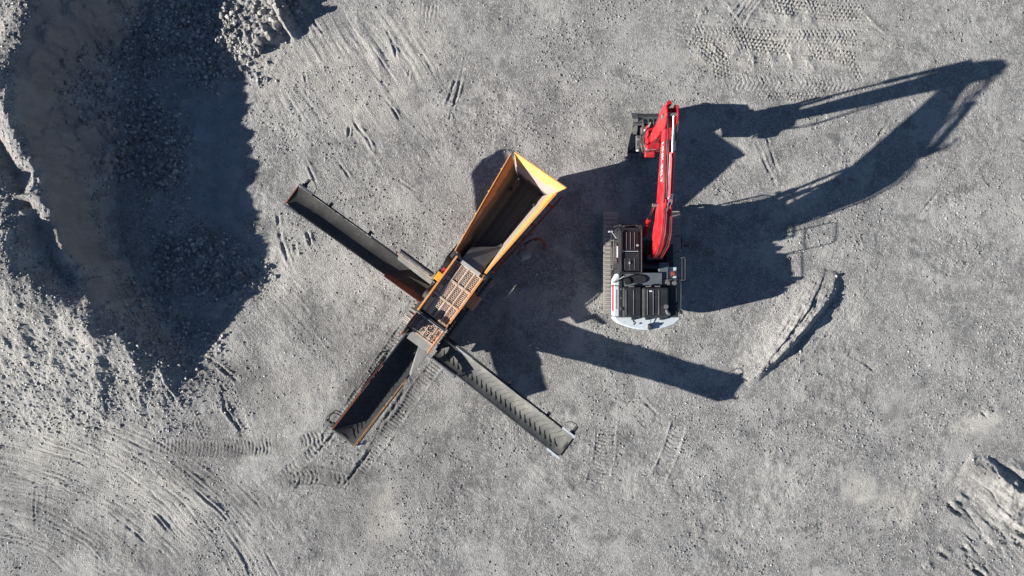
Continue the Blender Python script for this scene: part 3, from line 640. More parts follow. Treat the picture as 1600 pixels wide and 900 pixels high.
# screen box
def deckz(x): return 2.86+.074*(x+.4)
walls = []
b = MB(); b.plate([(-4.6,.70,2.62), (-3.2,.70,2.9), (-.25,.72,3.02), (-.25,.72,1.9), (-4.6,.70,1.6)], .03); L_wall = b.build('screen_side', M['orange'], sc, .004)
b = MB(); b.plate([(-4.6,-.74,1.6), (-.25,-.74,1.9), (-.25,-.74,3.02), (-3.0,-.74,2.86), (-4.6,-.74,2.5)], .03); R_wall = b.build('screen_side', M['orange'], sc, .004)
b = MB(); b.beam((-3.25,.71,2.93), (-.3,.73,3.06), .085, .07); b.build('side_rail', M['orange'], sc, .01)
b = MB(); b.beam((-4.7,.71,2.66), (-3.3,.71,2.93), .05, .06); b.beam((-4.6,-.77,2.56), (-3.0,-.77,2.9), .05, .06); b.build('side_rail', M['rust'], sc, .01)
b = MB(); b.prism([(-2.9,2.86),(-.42,3.04),(-.42,3.12),(-.7,3.13),(-2.9,2.93)], lambda u, v, w: (u, w, v), -.80, -.755); b.build('side_rail', M['orange_worn'], sc, .006)
b = MB(); arch = [(-4.45,2.5)]+[(-3.9+.5*math.cos(t), 2.72+.58*math.sin(t)) for t in [math.pi-i*math.pi/10 for i in range(11)]]+[(-3.35,2.6)]
b.prism(arch, lambda u, v, w: (u, w, v), .66, .69); b.build('shadow_arch', M['frame'], sc, .004)  # arched plate added to cast the rounded shadow on the deck
for y in (.72, -1.0): MB().cyl((-2.4,y,2.3), (-2.4,y+.26,2.3), .3, n=20).build('screen_drive', M['frame'], sc, .01)
b = MB(); b.box(-1.72, -1.32, .78, 1.02, 2.35, 2.72); b.build('amber_guard', M['amber'], sc, .03)
b = MB(); b.box(-1.3, -1.05, .8, .95, 2.4, 2.62); b.build('red_cap', M['red'], sc, .02)
b = MB()
for k in range(6): b.tube([(-1.0-.05*k, .8+.04*k, 2.5), (-.6, 1.0+.03*k, 2.3), (.1, .95+.04*k, 1.9)], .018, 6)
b.build('hose', M['hose'], sc)
b = MB(); b.beam((-.2,1.0,2.2), (-3.4,.92,2.0), .14, .2); b.build('side_beam', M['frame'], sc, .01)
b = MB(); b.beam((-.2,-1.02,2.2), (-4.3,-.98,2.0), .14, .2); b.build('side_beam', M['frame'], sc, .01)
def screen_panel(x0, x1, y0, y1, z0, z1, parent):
    """punched plate: hexagon cells with a hexagonal hole in each"""
    m = MB(); p = .094; dy = p; dx = p*math.sqrt(3)/2; nyc = int((y1-y0-.02)/dy); nxc = int((x1-x0-.02)/dx)
    ox = (x1-x0-(nxc-1)*dx)/2; oy = (y1-y0-(nyc-.5)*dy)/2+dy*.0
    R1 = p/math.sqrt(3); R2 = R1*.66
    fz = lambda x: z0+(z1-z0)*(x-x0)/(x1-x0)
    for i in range(nxc):
        for j in range(nyc):
            cx_ = x0+ox+i*dx; cy_ = y0+oy+j*dy+(i % 2)*dy/2
            vs = []
            for rad, dz in ((R1, 0), (R2, 0), (R2, -.02)):
                for k in range(6):
                    a_ = math.pi/3*k; x_ = min(max(cx_+rad*math.cos(a_), x0), x1); y_ = min(max(cy_+rad*math.sin(a_), y0), y1); vs.append((x_, y_, fz(x_)+dz))
            o_ = len(m.v); m.v += vs
            for k in range(6):
                k2 = (k+1) % 6; m.f.append((o_+k, o_+k2, o_+6+k2, o_+6+k)); m.f.append((o_+6+k, o_+6+k2, o_+12+k2, o_+12+k))
    # solid border
    for (a0, a1, b0, b1) in ((x0-.02, x1+.02, y0-.02, y0+oy-R1*.8), (x0-.02, x1+.02, y1-oy+R1*.6-.0, y1+.02), (x0-.02, x0+ox-R1*.7, y0, y1), (x1-ox+R1*.7, x1+.02, y0, y1)):
        zz0, zz1 = fz(a0)+.012, fz(a1)+.012
        m.add([(a0,b0,zz0),(a1,b0,zz1),(a1,b1,zz1),(a0,b1,zz0),(a0,b0,zz0-.03),(a1,b0,zz1-.03),(a1,b1,zz1-.03),(a0,b1,zz0-.03)], [(0,1,2,3),(7,6,5,4),(0,4,5,1),(1,5,6,2),(2,6,7,3),(3,7,4,0)])
    return m.build('screen_panel', M['mesh'], parent)
deck = MB()
for x in (-3.15,-2.2,-1.3,-.42): deck.beam((x,-.72,deckz(x)-.12), (x,.68,deckz(x)-.12), .07, .1)
deck.box(-4.1, -3.2, -.7, .66, 2.0, 2.03)
deck = deck.build('screen_deck', M['frame'], sc)
ysp = [-.72, -.37, -.02, .33, .67]
for r_ in range(3):
    xa, xb = [(-1.26,-.48),(-2.16,-1.34),(-3.10,-2.24)][r_]
    for k in range(4): screen_panel(xa, xb, ysp[k]+.03, ysp[k+1]-.03, deckz(xa), deckz(xb), deck)
for k in range(4): screen_panel(-4.12, -3.36, ysp[k]+.03, ysp[k+1]-.03, 2.40, 2.47, deck)
for y in (-.37,-.02,.33): MB().beam((-3.12,y,deckz(-3.12)+.02), (-.46,y,deckz(-.46)+.02), .045, .03).build('clamp_bar', M['mesh'], deck, .004)
for x in (-1.30,-2.20): MB().beam((x,-.72,deckz(x)+.025), (x,.67,deckz(x)+.025), .075, .03).build('clamp_bar', M['mesh'], deck, .004)
MB().box(-4.2,-4.13,-.74,.45,2.37,2.43).build('clamp_bar', M['mesh'], deck, .004)
MB().beam((-3.26,-.80,2.84), (-3.26,.73,2.90), .10, .12).build('crossbar', M['frame'], sc, .01)
MB().beam((-3.32,-.80,2.90), (-3.32,.73,2.96), .025, .03).build('crossbar', M['bright'], sc)
# stones left on the lower mesh, plus the discharge plate
b = MB(); b.plate([(-4.2,.42,2.38), (-4.62,.42,2.28), (-4.62,-.70,2.28), (-4.2,-.74,2.38)], .02); b.plate([(-4.62,-.22,2.26),(-5.9,-.62,2.1),(-5.9,-.74,2.25),(-4.62,-.74,2.3)], .02); b.build('discharge_plate', M['steel'], sc, .003)
lr = np.random.RandomState(3); st_ = MB()
for k in range(60):
    x = lr.uniform(-4.1,-3.4); y = lr.uniform(-.7,.45); s = lr.uniform(.015,.04)
    vv = IV*(1+.25*lr.randn(NV,1))*s; st_.add([(x+a_, y+b_, 2.43+(x+4)*.1+c_) for a_, b_, c_ in vv], [tuple(f) for f in IF])
so = st_.build('caught_stones', M['gravel'], sc); so['kind'] = 'stuff'

def conveyor(fx, length, z0, z1, w, beltm, name, headplates, cleats=True, cham=.28, rails=None, depth=.16, motor=True, label=None, cw=.3, brackets=(.45,.8), half=.45):
    """fx(u, v, z): u along towards the head, v across, z up -> screener local point"""
    def zb(u): return z0+(z1-z0)*u/length
    N = 24; prof = [(-w/2, depth), (-w*.32, depth*.42), (-w*.17, .02), (0, 0), (w*.17, .02), (w*.32, depth*.42), (w/2, depth)]
    m = MB(); K = len(prof)
    for layer in (0, -.02):
        for i in range(N+1):
            u = length*i/N; fl = 1.0
            if i >= N-3: fl = (N-i)/3*.65+.35
            for v, d in prof: m.v.append(fx(u, v, zb(u)+d*fl+layer))
    n0 = (N+1)*K
    for i in range(N):
        for k in range(K-1):
            a_ = i*K+k; m.f.append((a_, a_+1, a_+K+1, a_+K)); m.f.append((n0+a_, n0+a_+K, n0+a_+K+1, n0+a_+1))
    for i in (0, N):
        for k in range(K-1): a_ = i*K+k; m.f.append((a_, a_+1, n0+a_+1, n0+a_))
    belt = m.build('conveyor_belt', beltm, sc, smooth=True)
    # return run, pulleys
    m = MB(); m.add([fx(0,-w*.42,zb(0)-.3), fx(0,w*.42,zb(0)-.3), fx(length,w*.42,zb(length)-.26), fx(length,-w*.42,zb(length)-.26),
                     fx(0,-w*.42,zb(0)-.32), fx(0,w*.42,zb(0)-.32), fx(length,w*.42,zb(length)-.28), fx(length,-w*.42,zb(length)-.28)], [(0,1,2,3),(7,6,5,4),(0,4,5,1),(1,5,6,2),(2,6,7,3),(3,7,4,0)])
    m.build('return_belt', M['belt'], sc)
    MB().cyl(fx(length-.02,-w*.44,zb(length)-.13), fx(length-.02,w*.44,zb(length)-.13), .135, n=18).build('head_pulley', M['belt'], sc)
    if cleats:
        cm = None; nn = int((length-.4)/.27); base_v = Vector(fx(0,0,0))
        for k in range(nn):
            u = .25+k*.27
            for s in (-1, 1):
                c_ = MB(); pts = []
                for t in (0, .5, 1):
                    v = s*(.035+t*.30*w); uu = u+t*cw+.02*s
                    if uu > length-.03: uu = length-.03
                    d = np.interp(abs(v), [0, w*.17, w*.32, w/2], [0, .02, depth*.42, depth]); pts.append(fx(uu, v, zb(uu)+d+.008))
                for a_, b_ in zip(pts, pts[1:]): c_.beam(a_, b_, .016, .018)
                c_.build('cleat', M['cleat'], belt)
    # frame: side channels, legs/rollers
    for s in (-1, 1):
        rm = rails or M['frame']
        if rails is None:
            MB().beam(fx(0, s*(w/2+.05), zb(0)+.04), fx(length-.05, s*(w/2+.05), zb(length)-.08), .06, .26).build('side_channel', M['frame'], sc, .008)
        else:
            MB().beam(fx(0, s*(w/2+.05), zb(0)+.02), fx(length*.36, s*(w/2+.05), zb(length*.36)+.05), .06, .24).build('side_channel', M['bluegrey'], sc, .008)
            MB().beam(fx(length*.34, s*(w/2+.06), zb(length*.34)+.12), fx(length*.64, s*(w/2+.055), zb(length*.64)+.16), .05, .34).build('side_channel', M['rust'] if s == headplates else M['orange'], sc, .008)
            MB().beam(fx(length*.64, s*(w/2+.03), zb(length*.64)+.12), fx(length+.02, s*(w/2+.02), zb(length)+.14), .06, .34).build('side_channel', M['rusty'] if s == headplates else M['orange'], sc, .008)
            MB().beam(fx(length*.40, s*(w/2+.09), zb(length*.4)-.1), fx(length, s*(w/2+.09), zb(length)-.1), .05, .12).build('side_channel', M['bluegrey'], sc, .008)
    nb = max(3, int(length/1.1))
    for k in range(nb):
        u = (k+.5)*length/nb
        r_ = MB()
        r_.cyl(fx(u, -w*.16, zb(u)-.07), fx(u, w*.16, zb(u)-.07), .05, n=8)
        for s in (-1, 1): r_.cyl(fx(u, s*w*.18, zb(u)-.06), fx(u, s*w*.47, zb(u)+depth*.75-.05), .05, n=8)
        r_.beam(fx(u, -w/2-.03, zb(u)-.16), fx(u, w/2+.03, zb(u)-.16), .05, .05)
        r_.build('idler_roller', M['frame'], sc)
    for f_ in brackets:
        u = length*f_; s = half
        bq = MB(); bq.beam(fx(u, (w/2+.08)*s, zb(u)+.02), fx(u, (w/2+.26)*s, zb(u)-.02), .13, .12); bq.build('roller_bracket', M['frame'], sc, .01)
    if motor:
        s = half; u = length-.12
        mm = MB(); mm.beam(fx(u, s*(w/2+.09), zb(u)-.05), fx(u, s*(w/2+.22), zb(u)-.05), .22, .2); mm.cyl(fx(u, s*(w/2+.18), zb(u)-.05), fx(u, s*(w/2+.5), zb(u)-.05), .075); mm.build('head_motor', M['frame'], sc, .01)
        pts = [fx(u, s*(w/2+.46), zb(u)+.02), fx(u-.12, s*(w/2+.56), zb(u)+.05), fx(u-.35, s*(w/2+.52), zb(u)+.06), fx(u-.5, s*(w/2+.36), zb(u)), fx(u-.52, s*(w/2+.12), zb(u)-.1)]
        MB().tube(pts, .022, 6).build('motor_hose', M['hose'], sc)
    for s in (-1, 1):
        if name in ('left', 'right'):
            MB().beam(fx(length-.62, s*(w/2+.08), zb(length-.6)+.1), fx(length+.06, s*(w/2+.08), zb(length)+.1), .09, .05).build('head_plate', M['bright'] if name == 'right' else M['bluegrey'], sc, .006)
    return belt, zb
L0 = 1.05; LL = 6.95
lf = lambda u, v, z: (-2.42+v, L0+u, z)
conveyor(lf, LL, 1.55, 3.28, .92, M['belt_m'], 'left', 1, cleats=False, depth=.12, brackets=(.50,.79), half=1)
rf = lambda u, v, z: (-4.13+v, -1.0-u, z)
conveyor(rf, 7.05, 1.5, 3.28, .98, M['belt_d'], 'right', 1, cleats=True, depth=.18, brackets=(.50,.80), half=1, cw=.22)
ff = lambda u, v, z: (-4.35-u, v-.03, z)
conveyor(ff, 5.3, 1.5, 3.02, 1.16, M['belt'], 'front', 1, cleats=True, rails=M['orange'], depth=.2, motor=True, half=1, cw=.30, brackets=())
# left conveyor: tail hopper skirts, red belt scraper at the head
b = MB(); b.plate([(-2.98,.9,2.25), (-2.98,2.9,2.45), (-2.80,2.9,2.1), (-2.74,.9,1.8)][::-1], .02); b.build('tail_skirt', M['rust'], sc, .004)
b = MB(); b.plate([(-1.86,.9,2.25), (-1.86,2.9,2.45), (-2.04,2.9,2.15), (-2.10,.9,1.85)], .02); b.build('tail_skirt', M['steel'], sc, .004)
b = MB(); b.beam((-1.80,1.1,2.3), (-1.80,3.0,2.5), .07, .07); b.build('skirt_rail', M['mesh'], sc, .01)
b = MB(); b.beam((-3.02,1.1,2.2), (-3.02,3.2,2.45), .04, .06); b.build('skirt_rail', M['bright'], sc, .01)
b = MB(); b.cyl((-1.62,1.15,2.3), (-1.62,2.95,2.55), .09); b.build('lift_cylinder', M['frame'], sc)
b = MB(); b.cyl((-2.88, 8.06, 3.30), (-1.96, 8.06, 3.30), .04); b.build('belt_scraper', M['rust'], sc)
# right conveyor: dark hood at tail, hinge bracket
b = MB(); b.plate([(-3.62,-1.0,2.5), (-3.62,-2.0,2.4), (-3.72,-2.0,2.1), (-3.72,-1.0,2.1)], .02); b.plate([(-4.66,-1.0,2.3), (-4.66,-2.35,2.3), (-4.56,-2.35,2.0), (-4.56,-1.0,2.0)][::-1], .02); b.build('tail_skirt', M['frame'], sc, .004)
b = MB(); b.prism([(-3.64,2.5),(-3.64,2.4),(-3.57,2.4),(-3.57,2.5)], lambda u, v, w: (u, w, v), -2.5, -1.75); b.build('hinge_bracket', M['bright'], sc, .01)
b = MB(); b.beam((-4.72,-1.0,2.05), (-4.72,-2.4,2.2), .07, .1); b.beam((-4.72,-2.35,2.2),(-4.82,-2.35,2.2),.1,.12); b.build('skirt_rail', M['bluegrey'], sc, .01)
# support struts of the three conveyors
for p_, q_ in (((-2.0,1.1,1.1),(-2.0,4.4,2.25)), ((-2.9,1.1,1.1),(-2.9,4.4,2.25)), ((-3.7,-1.1,1.1),(-3.7,-4.4,2.2)), ((-4.6,-1.1,1.1),(-4.6,-4.4,2.2)), ((-4.8,.5,1.2),(-7.2,.5,2.0)), ((-4.8,-.56,1.2),(-7.2,-.56,2.0))):
    MB().cyl(p_, q_, .045, n=8).build('support_strut', M['frame'], sc)
b = MB(); b.tube([(-5.6,.75,1.9), (-5.9,1.0,2.1), (-6.3,.98,2.2), (-6.5,.75,2.2)], .03, 6); b.tube([(-5.3,.72,1.9), (-6.0,.82,2.0), (-7.2,.82,2.3), (-8.6,.8,2.7)], .02, 6); b.build('hose', M['hose'], sc)
b = MB(); b.tube([(-8.9,.72,2.9), (-8.95,1.0,2.9), (-9.35,1.05,2.95), (-9.55,.85,3.0)], .028, 6); b.build('hose', M['hose'], sc)
b = MB(); b.box(-9.7,-9.5,-.86,-.68,2.7,2.86); b.box(-9.5,-9.3,-.95,-.8,2.6,2.75); b.build('end_bracket', M['bright'], sc, .01)
# feeder drive unit low at the right side of the hopper
b = MB(); b.cyl((1.45,-1.45,1.05), (1.85,-1.70,1.05), .27, n=16); b.box(1.25,1.6,-1.65,-1.25,.65,1.2); b.beam((1.7,-1.1,.7),(1.7,-.7,1.0),.2,.2); du = b.build('drive_unit', paint('grey_casting', (.24,.25,.245), .6, dust=.4), sc, .05)
b = MB(); pts = [(2.35+.30*math.cos(t), -1.85+.30*math.sin(t), .9+.1*math.sin(2*t)) for t in [-1.6+i*.42 for i in range(8)]]; b.tube(pts, .07, 8); b.build('curved_guard', M['rust'], sc)
b = MB(); b.tube([(2.0,-1.3,.9),(2.3,-1.4,1.0),(2.6,-1.6,.9)], .04, 6); b.tube([(1.9,-1.1,1.2),(2.3,-1.1,1.3),(2.6,-1.3,1.0)], .03, 6); b.build('hose', M['hose'], sc)

# ------------------------------------------------------------------ excavator
ex = empty('excavator', (6.10, 1.25, 0))
tag(ex, 'tracked excavator with red boom, black hoods and pale counterweight beside the screener', 'excavator')
crawler(ex, -1.46, 0, 2.4, .70, .95, .19, False, M['shoe']); crawler(ex, 1.46, 0, 2.4, .70, .95, .19, False, M['shoe'])
b = MB(); b.box(-1.1, 1.1, -1.0, 1.0, .45, .85); b.cyl((0,0,.8), (0,0,1.12), .75, n=28)
for sx in (-1, 1):
    for sy in (-1, 1): b.beam((sx*.5, sy*.6, .65), (sx*1.2, sy*1.4, .55), .35, .25)
b.build('undercarriage', M['frame'], ex, .02)
b = MB(); b.box(-1.5, 1.40, -2.6, .8, 1.12, 1.3); b.box(-1.5, -.4, .8, 1.3, 1.12, 1.3); b.build('deck', M['black'], ex, .02)
# counterweight
arc = [(-1.48,-2.55)]+[(1.54*math.sin(t)*-1 if False else -1.48+2.94*i/14, -2.66-.48*math.sin(math.pi*i/14)**.62) for i, t in [(i, 0) for i in range(15)]]+[(1.46,-2.55)]
b = MB(); b.prism(arc, lambda u, v, w: (u, v, w), 1.15, 2.30); cwt = b.build('counterweight', M['white'], ex, .05)
b = MB()
for x in (-.35, .62): b.cyl((x,-2.84,2.28), (x,-2.84,2.33), .035, n=10)
b.tube([(-.68,-2.7,2.31),(-.62,-2.82,2.33),(-.64,-2.92,2.31)], .012, 6); b.build('lifting_eye', M['frame'], cwt)
b = MB(); b.box(.0, .2, -3.12, -2.86, 2.28, 2.44); b.cyl((.1,-2.98,2.40),(.1,-2.98,2.5),.07); b.beam((.12,-2.86,2.36),(.12,-2.6,2.42),.03,.03); b.build('rear_camera', M['frame'], cwt, .03)
# side panels
b = MB(); b.box(-1.50, -1.28, -2.52, -1.16, 1.3, 2.3); sp = b.build('side_panel', M['white'], ex, .03)
b = MB(); b.box(-1.42, -1.37, -2.2, -1.32, 2.295, 2.305); b.build('panel_groove', M['steel'], sp)
b = MB(); b.prism([(-1.27,-1.13),(-1.50,-1.13),(-1.48,-.86),(-1.32,-.56),(-1.27,-.52)], lambda u, v, w: (u, v, w), 1.3, 2.28); b.build('side_panel', M['white'], ex, .03)
b = MB(); b.box(-1.53, -1.503, -2.3, -1.1, 1.75, 2.15); b.build('red_stripe', M['red'], ex)
b = MB(); b.box(-1.262, -1.15, -2.55, -.5, 1.3, 2.34); b.build('walkway_strip', M['black'], ex, .01)
for y in (-.8,-1.3,-1.7,-2.1): MB().cyl((-1.21,y,2.33), (-1.21,y,2.355), .02, n=8).build('bolt', M['bright'], ex)
# engine hoods
b = MB(); b.box(-1.14, -.30, -2.56, -1.2, 1.3, 2.48); h1 = b.build('engine_hood', M['black'], ex, .07)
b = MB(); b.box(-.28, .92, -2.58, -1.22, 1.3, 2.56); h2 = b.build('engine_hood', M['black'], ex, .09)
b = MB(); b.box(.94, 1.36, -2.54, -1.2, 1.3, 2.4); h3 = b.build('engine_hood', M['black'], ex, .06)
for x, h_, z in ((-1.0,h1,2.48),(-.66,h1,2.48),(-.06,h2,2.56),(.2,h2,2.56),(.45,h2,2.56)): MB().beam((x,-2.45,z+.01),(x,-1.34,z+.01),.028,.03).build('hood_rib', M['rib'], h_, .008)
for x in (-.65,-.02,.62): MB().box(x-.1,x+.1,-2.68,-2.55,2.3,2.42).build('hood_latch', M['black'], ex, .01)
for x, r_ in ((-.75,.06),(.02,.05),(.42,.06)): MB().beam((x-.12,-1.18,2.42),(x+.12,-1.18,2.42),r_,.07).build('hood_hinge', M['rib'], ex, .01)
MB().box(.02,.14,-1.42,-1.36,2.565,2.575).build('warning_sticker', M['stripe'], h2)
b = MB(); b.cyl((.80,-2.25,2.5),(.84,-2.42,2.78),.075); b.cyl((.77,-2.08,2.5),(.77,-2.08,2.6),.1); b.build('exhaust_pipe', M['rib'], ex)
# mid section panels
b = MB(); b.box(-1.14, -.42, -1.18, -.56, 1.3, 2.3); mp = b.build('mid_panel', M['bluegrey'], ex, .02)
b = MB(); b.box(-.41, .66, -1.18, -.56, 1.3, 2.29); b.build('mid_panel', M['bluegrey'], ex, .02)
b = MB(); b.cyl((-.93,-.95,2.3),(-.93,-.95,2.42),.15,n=20); b.build('air_filter_cap', M['black'], ex, .01)
b = MB(); b.prism([(-.42+.36*math.cos(t)-.0, -.86+.2*math.sin(t)) for t in [i*math.pi/8 for i in range(16)]], lambda u, v, w: (u, v, w), 2.3, 2.36); b.build('rubber_mat', M['black'], ex, .01)
b = MB(); b.box(.68, 1.36, -1.18, -.86, 1.3, 2.22); bb = b.build('battery_box', M['steel'], ex, .02)
for x in (.9, 1.2): MB().cyl((x,-1.03,2.2),(x,-1.03,2.32),.1,n=16).build('filler_cap', M['steel'], bb)
b = MB(); b.box(.52, .98, -.84, -.1, 1.3, 2.2); b.build('fuel_tank', M['bluegrey'], ex, .04)
b = MB(); b.box(1.0, 1.36, -.84, -.3, 1.3, 2.1); b.build('step_box', M['white'], ex, .03)
b = MB(); b.box(1.08, 1.3, -.72, -.5, 2.1, 2.2); b.cyl((1.2,-.6,2.18),(1.2,-.6,2.26),.06); b.build('valve_block', M['rust'], ex, .01)
b = MB(); b.box(.95, 1.3, -.08, .75, 1.3, 1.75); b.build('tool_box', M['black'], ex, .04)
b = MB()
for y, z in ((-.3, 2.22),(-.2, 1.95),(-.05,1.6)): b.box(-.38, .5, y-.08, y+.08, 1.3, z)
b.build('hydraulic_tray', M['frame'], ex, .02)
# handrails, right side
b = MB(); b.tube([(1.42,-2.3,2.36),(1.44,-2.2,2.55),(1.45,-1.0,2.55),(1.45,-.95,2.2)], .022, 6)
b.tube([(1.46,-.9,1.9),(1.48,-.9,3.05),(1.48,-.85,3.15),(1.48,.05,3.15),(1.48,.1,3.05),(1.46,.1,1.8)], .024, 6); b.tube([(1.48,-.9,2.6),(1.48,.1,2.6)], .02, 6)
b.tube([(1.38,.4,1.7),(1.42,.4,2.6),(1.42,.5,2.75),(1.42,1.0,2.75),(1.40,1.1,2.6),(1.38,1.1,1.7)], .022, 6)
b.build('handrail', M['frame'], ex)
b = MB(); b.beam((1.5,.55,2.75),(1.66,.62,2.75),.03,.03); b.box(1.58,1.86,.6,.66,2.5,2.86); b.build('mirror', M['black'], ex, .02)
b = MB(); b.box(1.4,1.55,-2.42,-2.25,2.3,2.42); b.build('side_camera', M['frame'], ex, .03)
b = MB(); b.box(-1.28,-1.1,-2.26,-2.1,2.35,2.5); b.build('side_camera', M['frame'], ex, .04)
# handrail at the left side, cab step
b = MB(); b.tube([(-1.52,-.4,1.4),(-1.56,-.4,2.3),(-1.56,.3,2.5),(-1.54,.9,2.4),(-1.5,.95,1.4)], .022, 6); b.tube([(-1.56,-.2,2.0),(-1.56,.6,2.0)], .02, 6); b.build('handrail', M['rib'], ex)
# cab
b = MB(); b.prism([(-.62,1.15),(1.30,1.15),(1.46,1.5),(1.46,2.2),(1.30,3.0),(-.62,3.0)], lambda u, v, w: (w, u, v), -1.36, -.44); cab = b.build('cab', M['black'], ex, .04)
b = MB(); b.box(-1.30,-.50,-.52,.30,3.005,3.05); b.build('roof_panel', M['black'], cab, .02)
for x in (-1.15,-.93,-.72): MB().beam((x,-.45,3.055),(x,.05,3.055),.02,.025).build('roof_rib', M['rib'], cab)
b = MB(); b.box(-1.26,-.54,.42,1.22,3.005,3.035); rg = b.build('roof_window', M['glass'], cab, .015)
for x in (-1.08,-.9,-.72): MB().beam((x,.45,3.045),(x,1.2,3.045),.02,.02).build('window_bar', M['rib'], rg)
MB().beam((-1.24,.36,3.04),(-.56,.36,3.04),.03,.03).build('window_latch', M['bright'], cab)
b = MB()
for x in (-1.40,-.42): b.tube([(x,-.62,2.8),(x,-.60,3.12),(x,1.30,3.12),(x,1.52,2.9),(x,1.55,1.6)], .035, 8)
for y in (-.58, 1.34): b.tube([(-1.40,y,3.12),(-.42,y,3.12)], .035, 8)
b.build('cab_guard', M['black'], cab)
b = MB()
for k in range(9): z = 1.5+k*.16; b.cyl((-1.38,1.56,z),(-.44,1.56,z),.014,n=6)
b.build('front_grille', M['black'], cab)
for x, y in ((-1.36,1.48),(-1.2,1.44),(-.62,1.46),(-.48,1.42)):
    l = MB(); l.box(x-.055,x+.055,y-.04,y+.05,3.1,3.2); lo = l.build('work_lamp', M['frame'], cab, .01)
b = MB(); b.box(-1.45,-1.37,-.15,.75,1.9,2.75); b.build('door_window', M['glass'], cab, .01)
b = MB(); b.beam((-1.44,.95,2.6),(-1.66,1.25,2.6),.03,.03); b.box(-1.78,-1.6,1.24,1.3,2.3,2.65); b.build('mirror', M['bright'], cab, .015)
b = MB(); b.box(-1.46,-1.41,.1,.6,2.75,2.8); b.build('door_trim', M['stripe'], cab)
b = MB(); b.cyl((-.6,.62,3.05),(-.6,.62,3.11),.05,n=12); b.box(-.98,-.92,-.2,-.1,3.06,3.1); b.build('antenna_base', M['bright'], cab)
b = MB(); b.tube([(-1.12,-.58,2.9),(-1.1,-.72,2.7),(-1.3,-.85,2.5),(-1.55,-1.0,2.3)], .035, 6); b.build('intake_hose', M['hose'], ex)

# boom plane: y forward, z up, turned slightly left
YAW = -.052
def BP(y, z, w): return (.35+YAW*(y-.3)+w, y, z)
boom_top = [(.10,1.95),(.12,2.45),(.30,3.1),(.62,3.95),(1.10,4.55),(1.70,4.95),(2.5,5.22),(3.6,5.62),(4.6,5.95),(5.4,6.3),(5.62,6.3)]
boom_bot = [(5.66,6.05),(5.0,5.62),(4.0,5.0),(3.1,4.42),(2.3,3.95),(1.7,3.45),(1.25,2.9),(.75,2.2),(.45,1.8),(.2,1.75)]
b = MB(); b.prism(boom_top+boom_bot, BP, -.21, .21); boom = b.build('boom', M['red'], ex, .035)
b = MB(); b.tube([BP(.15,2.05,-.36), BP(.15,2.05,.36)], .12, 14); b.build('foot_pin', M['steel'], ex)
b = MB(); [MB().prism([(-.1,1.3),(.5,1.3),(.35,2.15),(.0,2.2)], BP, w, w+.09).build('boom_bracket', M['frame'], ex, .02) for w in (-.38,.29)]
def offs(pts, dz, w): return [BP(y-.0, z+dz, w) for y, z in pts]
tp = boom_top[1:9]
for i, w in enumerate((-.17, -.11, -.05, .13, .2)):
    MB().tube([BP(y-(.08 if j < 4 else 0), z+.07, w+(.02*math.sin(j*1.7+i))) for j, (y, z) in enumerate(tp[:5 if i > 2 else 8])], .022, 6).build('steel_pipe', M['deepred'] if i % 2 == 0 else M['hose'], boom, smooth=True)
# stick cylinder on top of the boom
def rod(name, a, b_, r, m, parent, w=0, n=16): return MB().cyl(BP(*a, w), BP(*b_, w), r, n=n).build(name, m, parent, smooth=True)
b = MB(); 
for w in (-.13,.13): b.prism([(1.95,5.0),(2.45,5.15),(2.35,5.46),(2.1,5.46)], BP, w-.025, w+.025)
b.build('lug', M['red'], boom, .01)
scy = rod('stick_cylinder', (2.25,5.36), (4.05,6.14), .10, M['red'], ex, .06); rod('gland', (3.92,6.08), (4.1,6.16), .125, M['red'], scy, .06)
rod('piston_rod', (4.05,6.14), (5.45,6.68), .05, M['chrome'], scy, .06); rod('oil_line', (2.3,5.56), (4.0,6.30), .02, M['chrome'], scy, -.08)
b = MB(); b.tube([BP(2.0,5.25,.0),BP(2.15,5.6,.05),BP(2.3,5.75,.02),BP(2.5,5.8,.06)], .035, 6); b.tube([BP(1.9,5.2,-.05),BP(2.1,5.5,-.08),BP(2.35,5.7,-.04)], .03, 6); b.build('hose', M['chrome'], scy)
b = MB(); b.tube([BP(2.2,5.3,-.2),BP(2.8,5.5,-.14),BP(3.8,5.9,-.16),BP(4.7,6.3,-.1),BP(5.3,6.7,-.2),BP(5.6,6.6,-.16)], .03, 6); b.tube([BP(3.2,5.5,.2),BP(4.4,6.1,.2),BP(5.2,6.7,.24)], .025, 6); b.build('hose', M['hose'], boom)
# lift cylinders either side of the boom
for w in (-.36, .36):
    c_ = rod('lift_cylinder', (1.15,1.55), (1.75,3.0), .11, M['red'], ex, w); rod('piston_rod', (1.75,3.0), (2.25,4.15), .06, M['chrome'], c_, w)
rod('cross_pin', (2.25,4.15), (2.25,4.15), .05, M['steel'], boom) if False else MB().cyl(BP(2.25,4.15,-.42), BP(2.25,4.15,.42), .07).build('cross_pin', M['steel'], boom)
# white lettering on the left flank, read from tip to foot
def lettering(word, y0, y1, z0, z1, hgt):
    cu = bpy.data.curves.new('lettering', 'FONT'); cu.body = word; cu.size = 1; cu.extrude = .0; cu.resolution_u = 2; cu.offset = .012
    t = bpy.data.objects.new('lettering', cu); col.objects.link(t); dg = bpy.context.evaluated_depsgraph_get()
    m = bpy.data.meshes.new_from_object(t.evaluated_get(dg)); bpy.data.objects.remove(t)
    xsv = [v.co.x for v in m.vertices]; w0, w1 = min(xsv), max(xsv); hh = max(v.co.y for v in m.vertices)
    for v in m.vertices:
        s = (v.co.x-w0)/(w1-w0); q_ = v.co.y/hh; y = y0+(y1-y0)*s; z = z0+(z1-z0)*s
        v.co = Vector(BP(y, z+(q_-.5)*hgt, -.2145))
    m.materials.append(M['stripe']); o_ = bpy.data.objects.new('lettering', m); col.objects.link(o_); o_.parent = boom
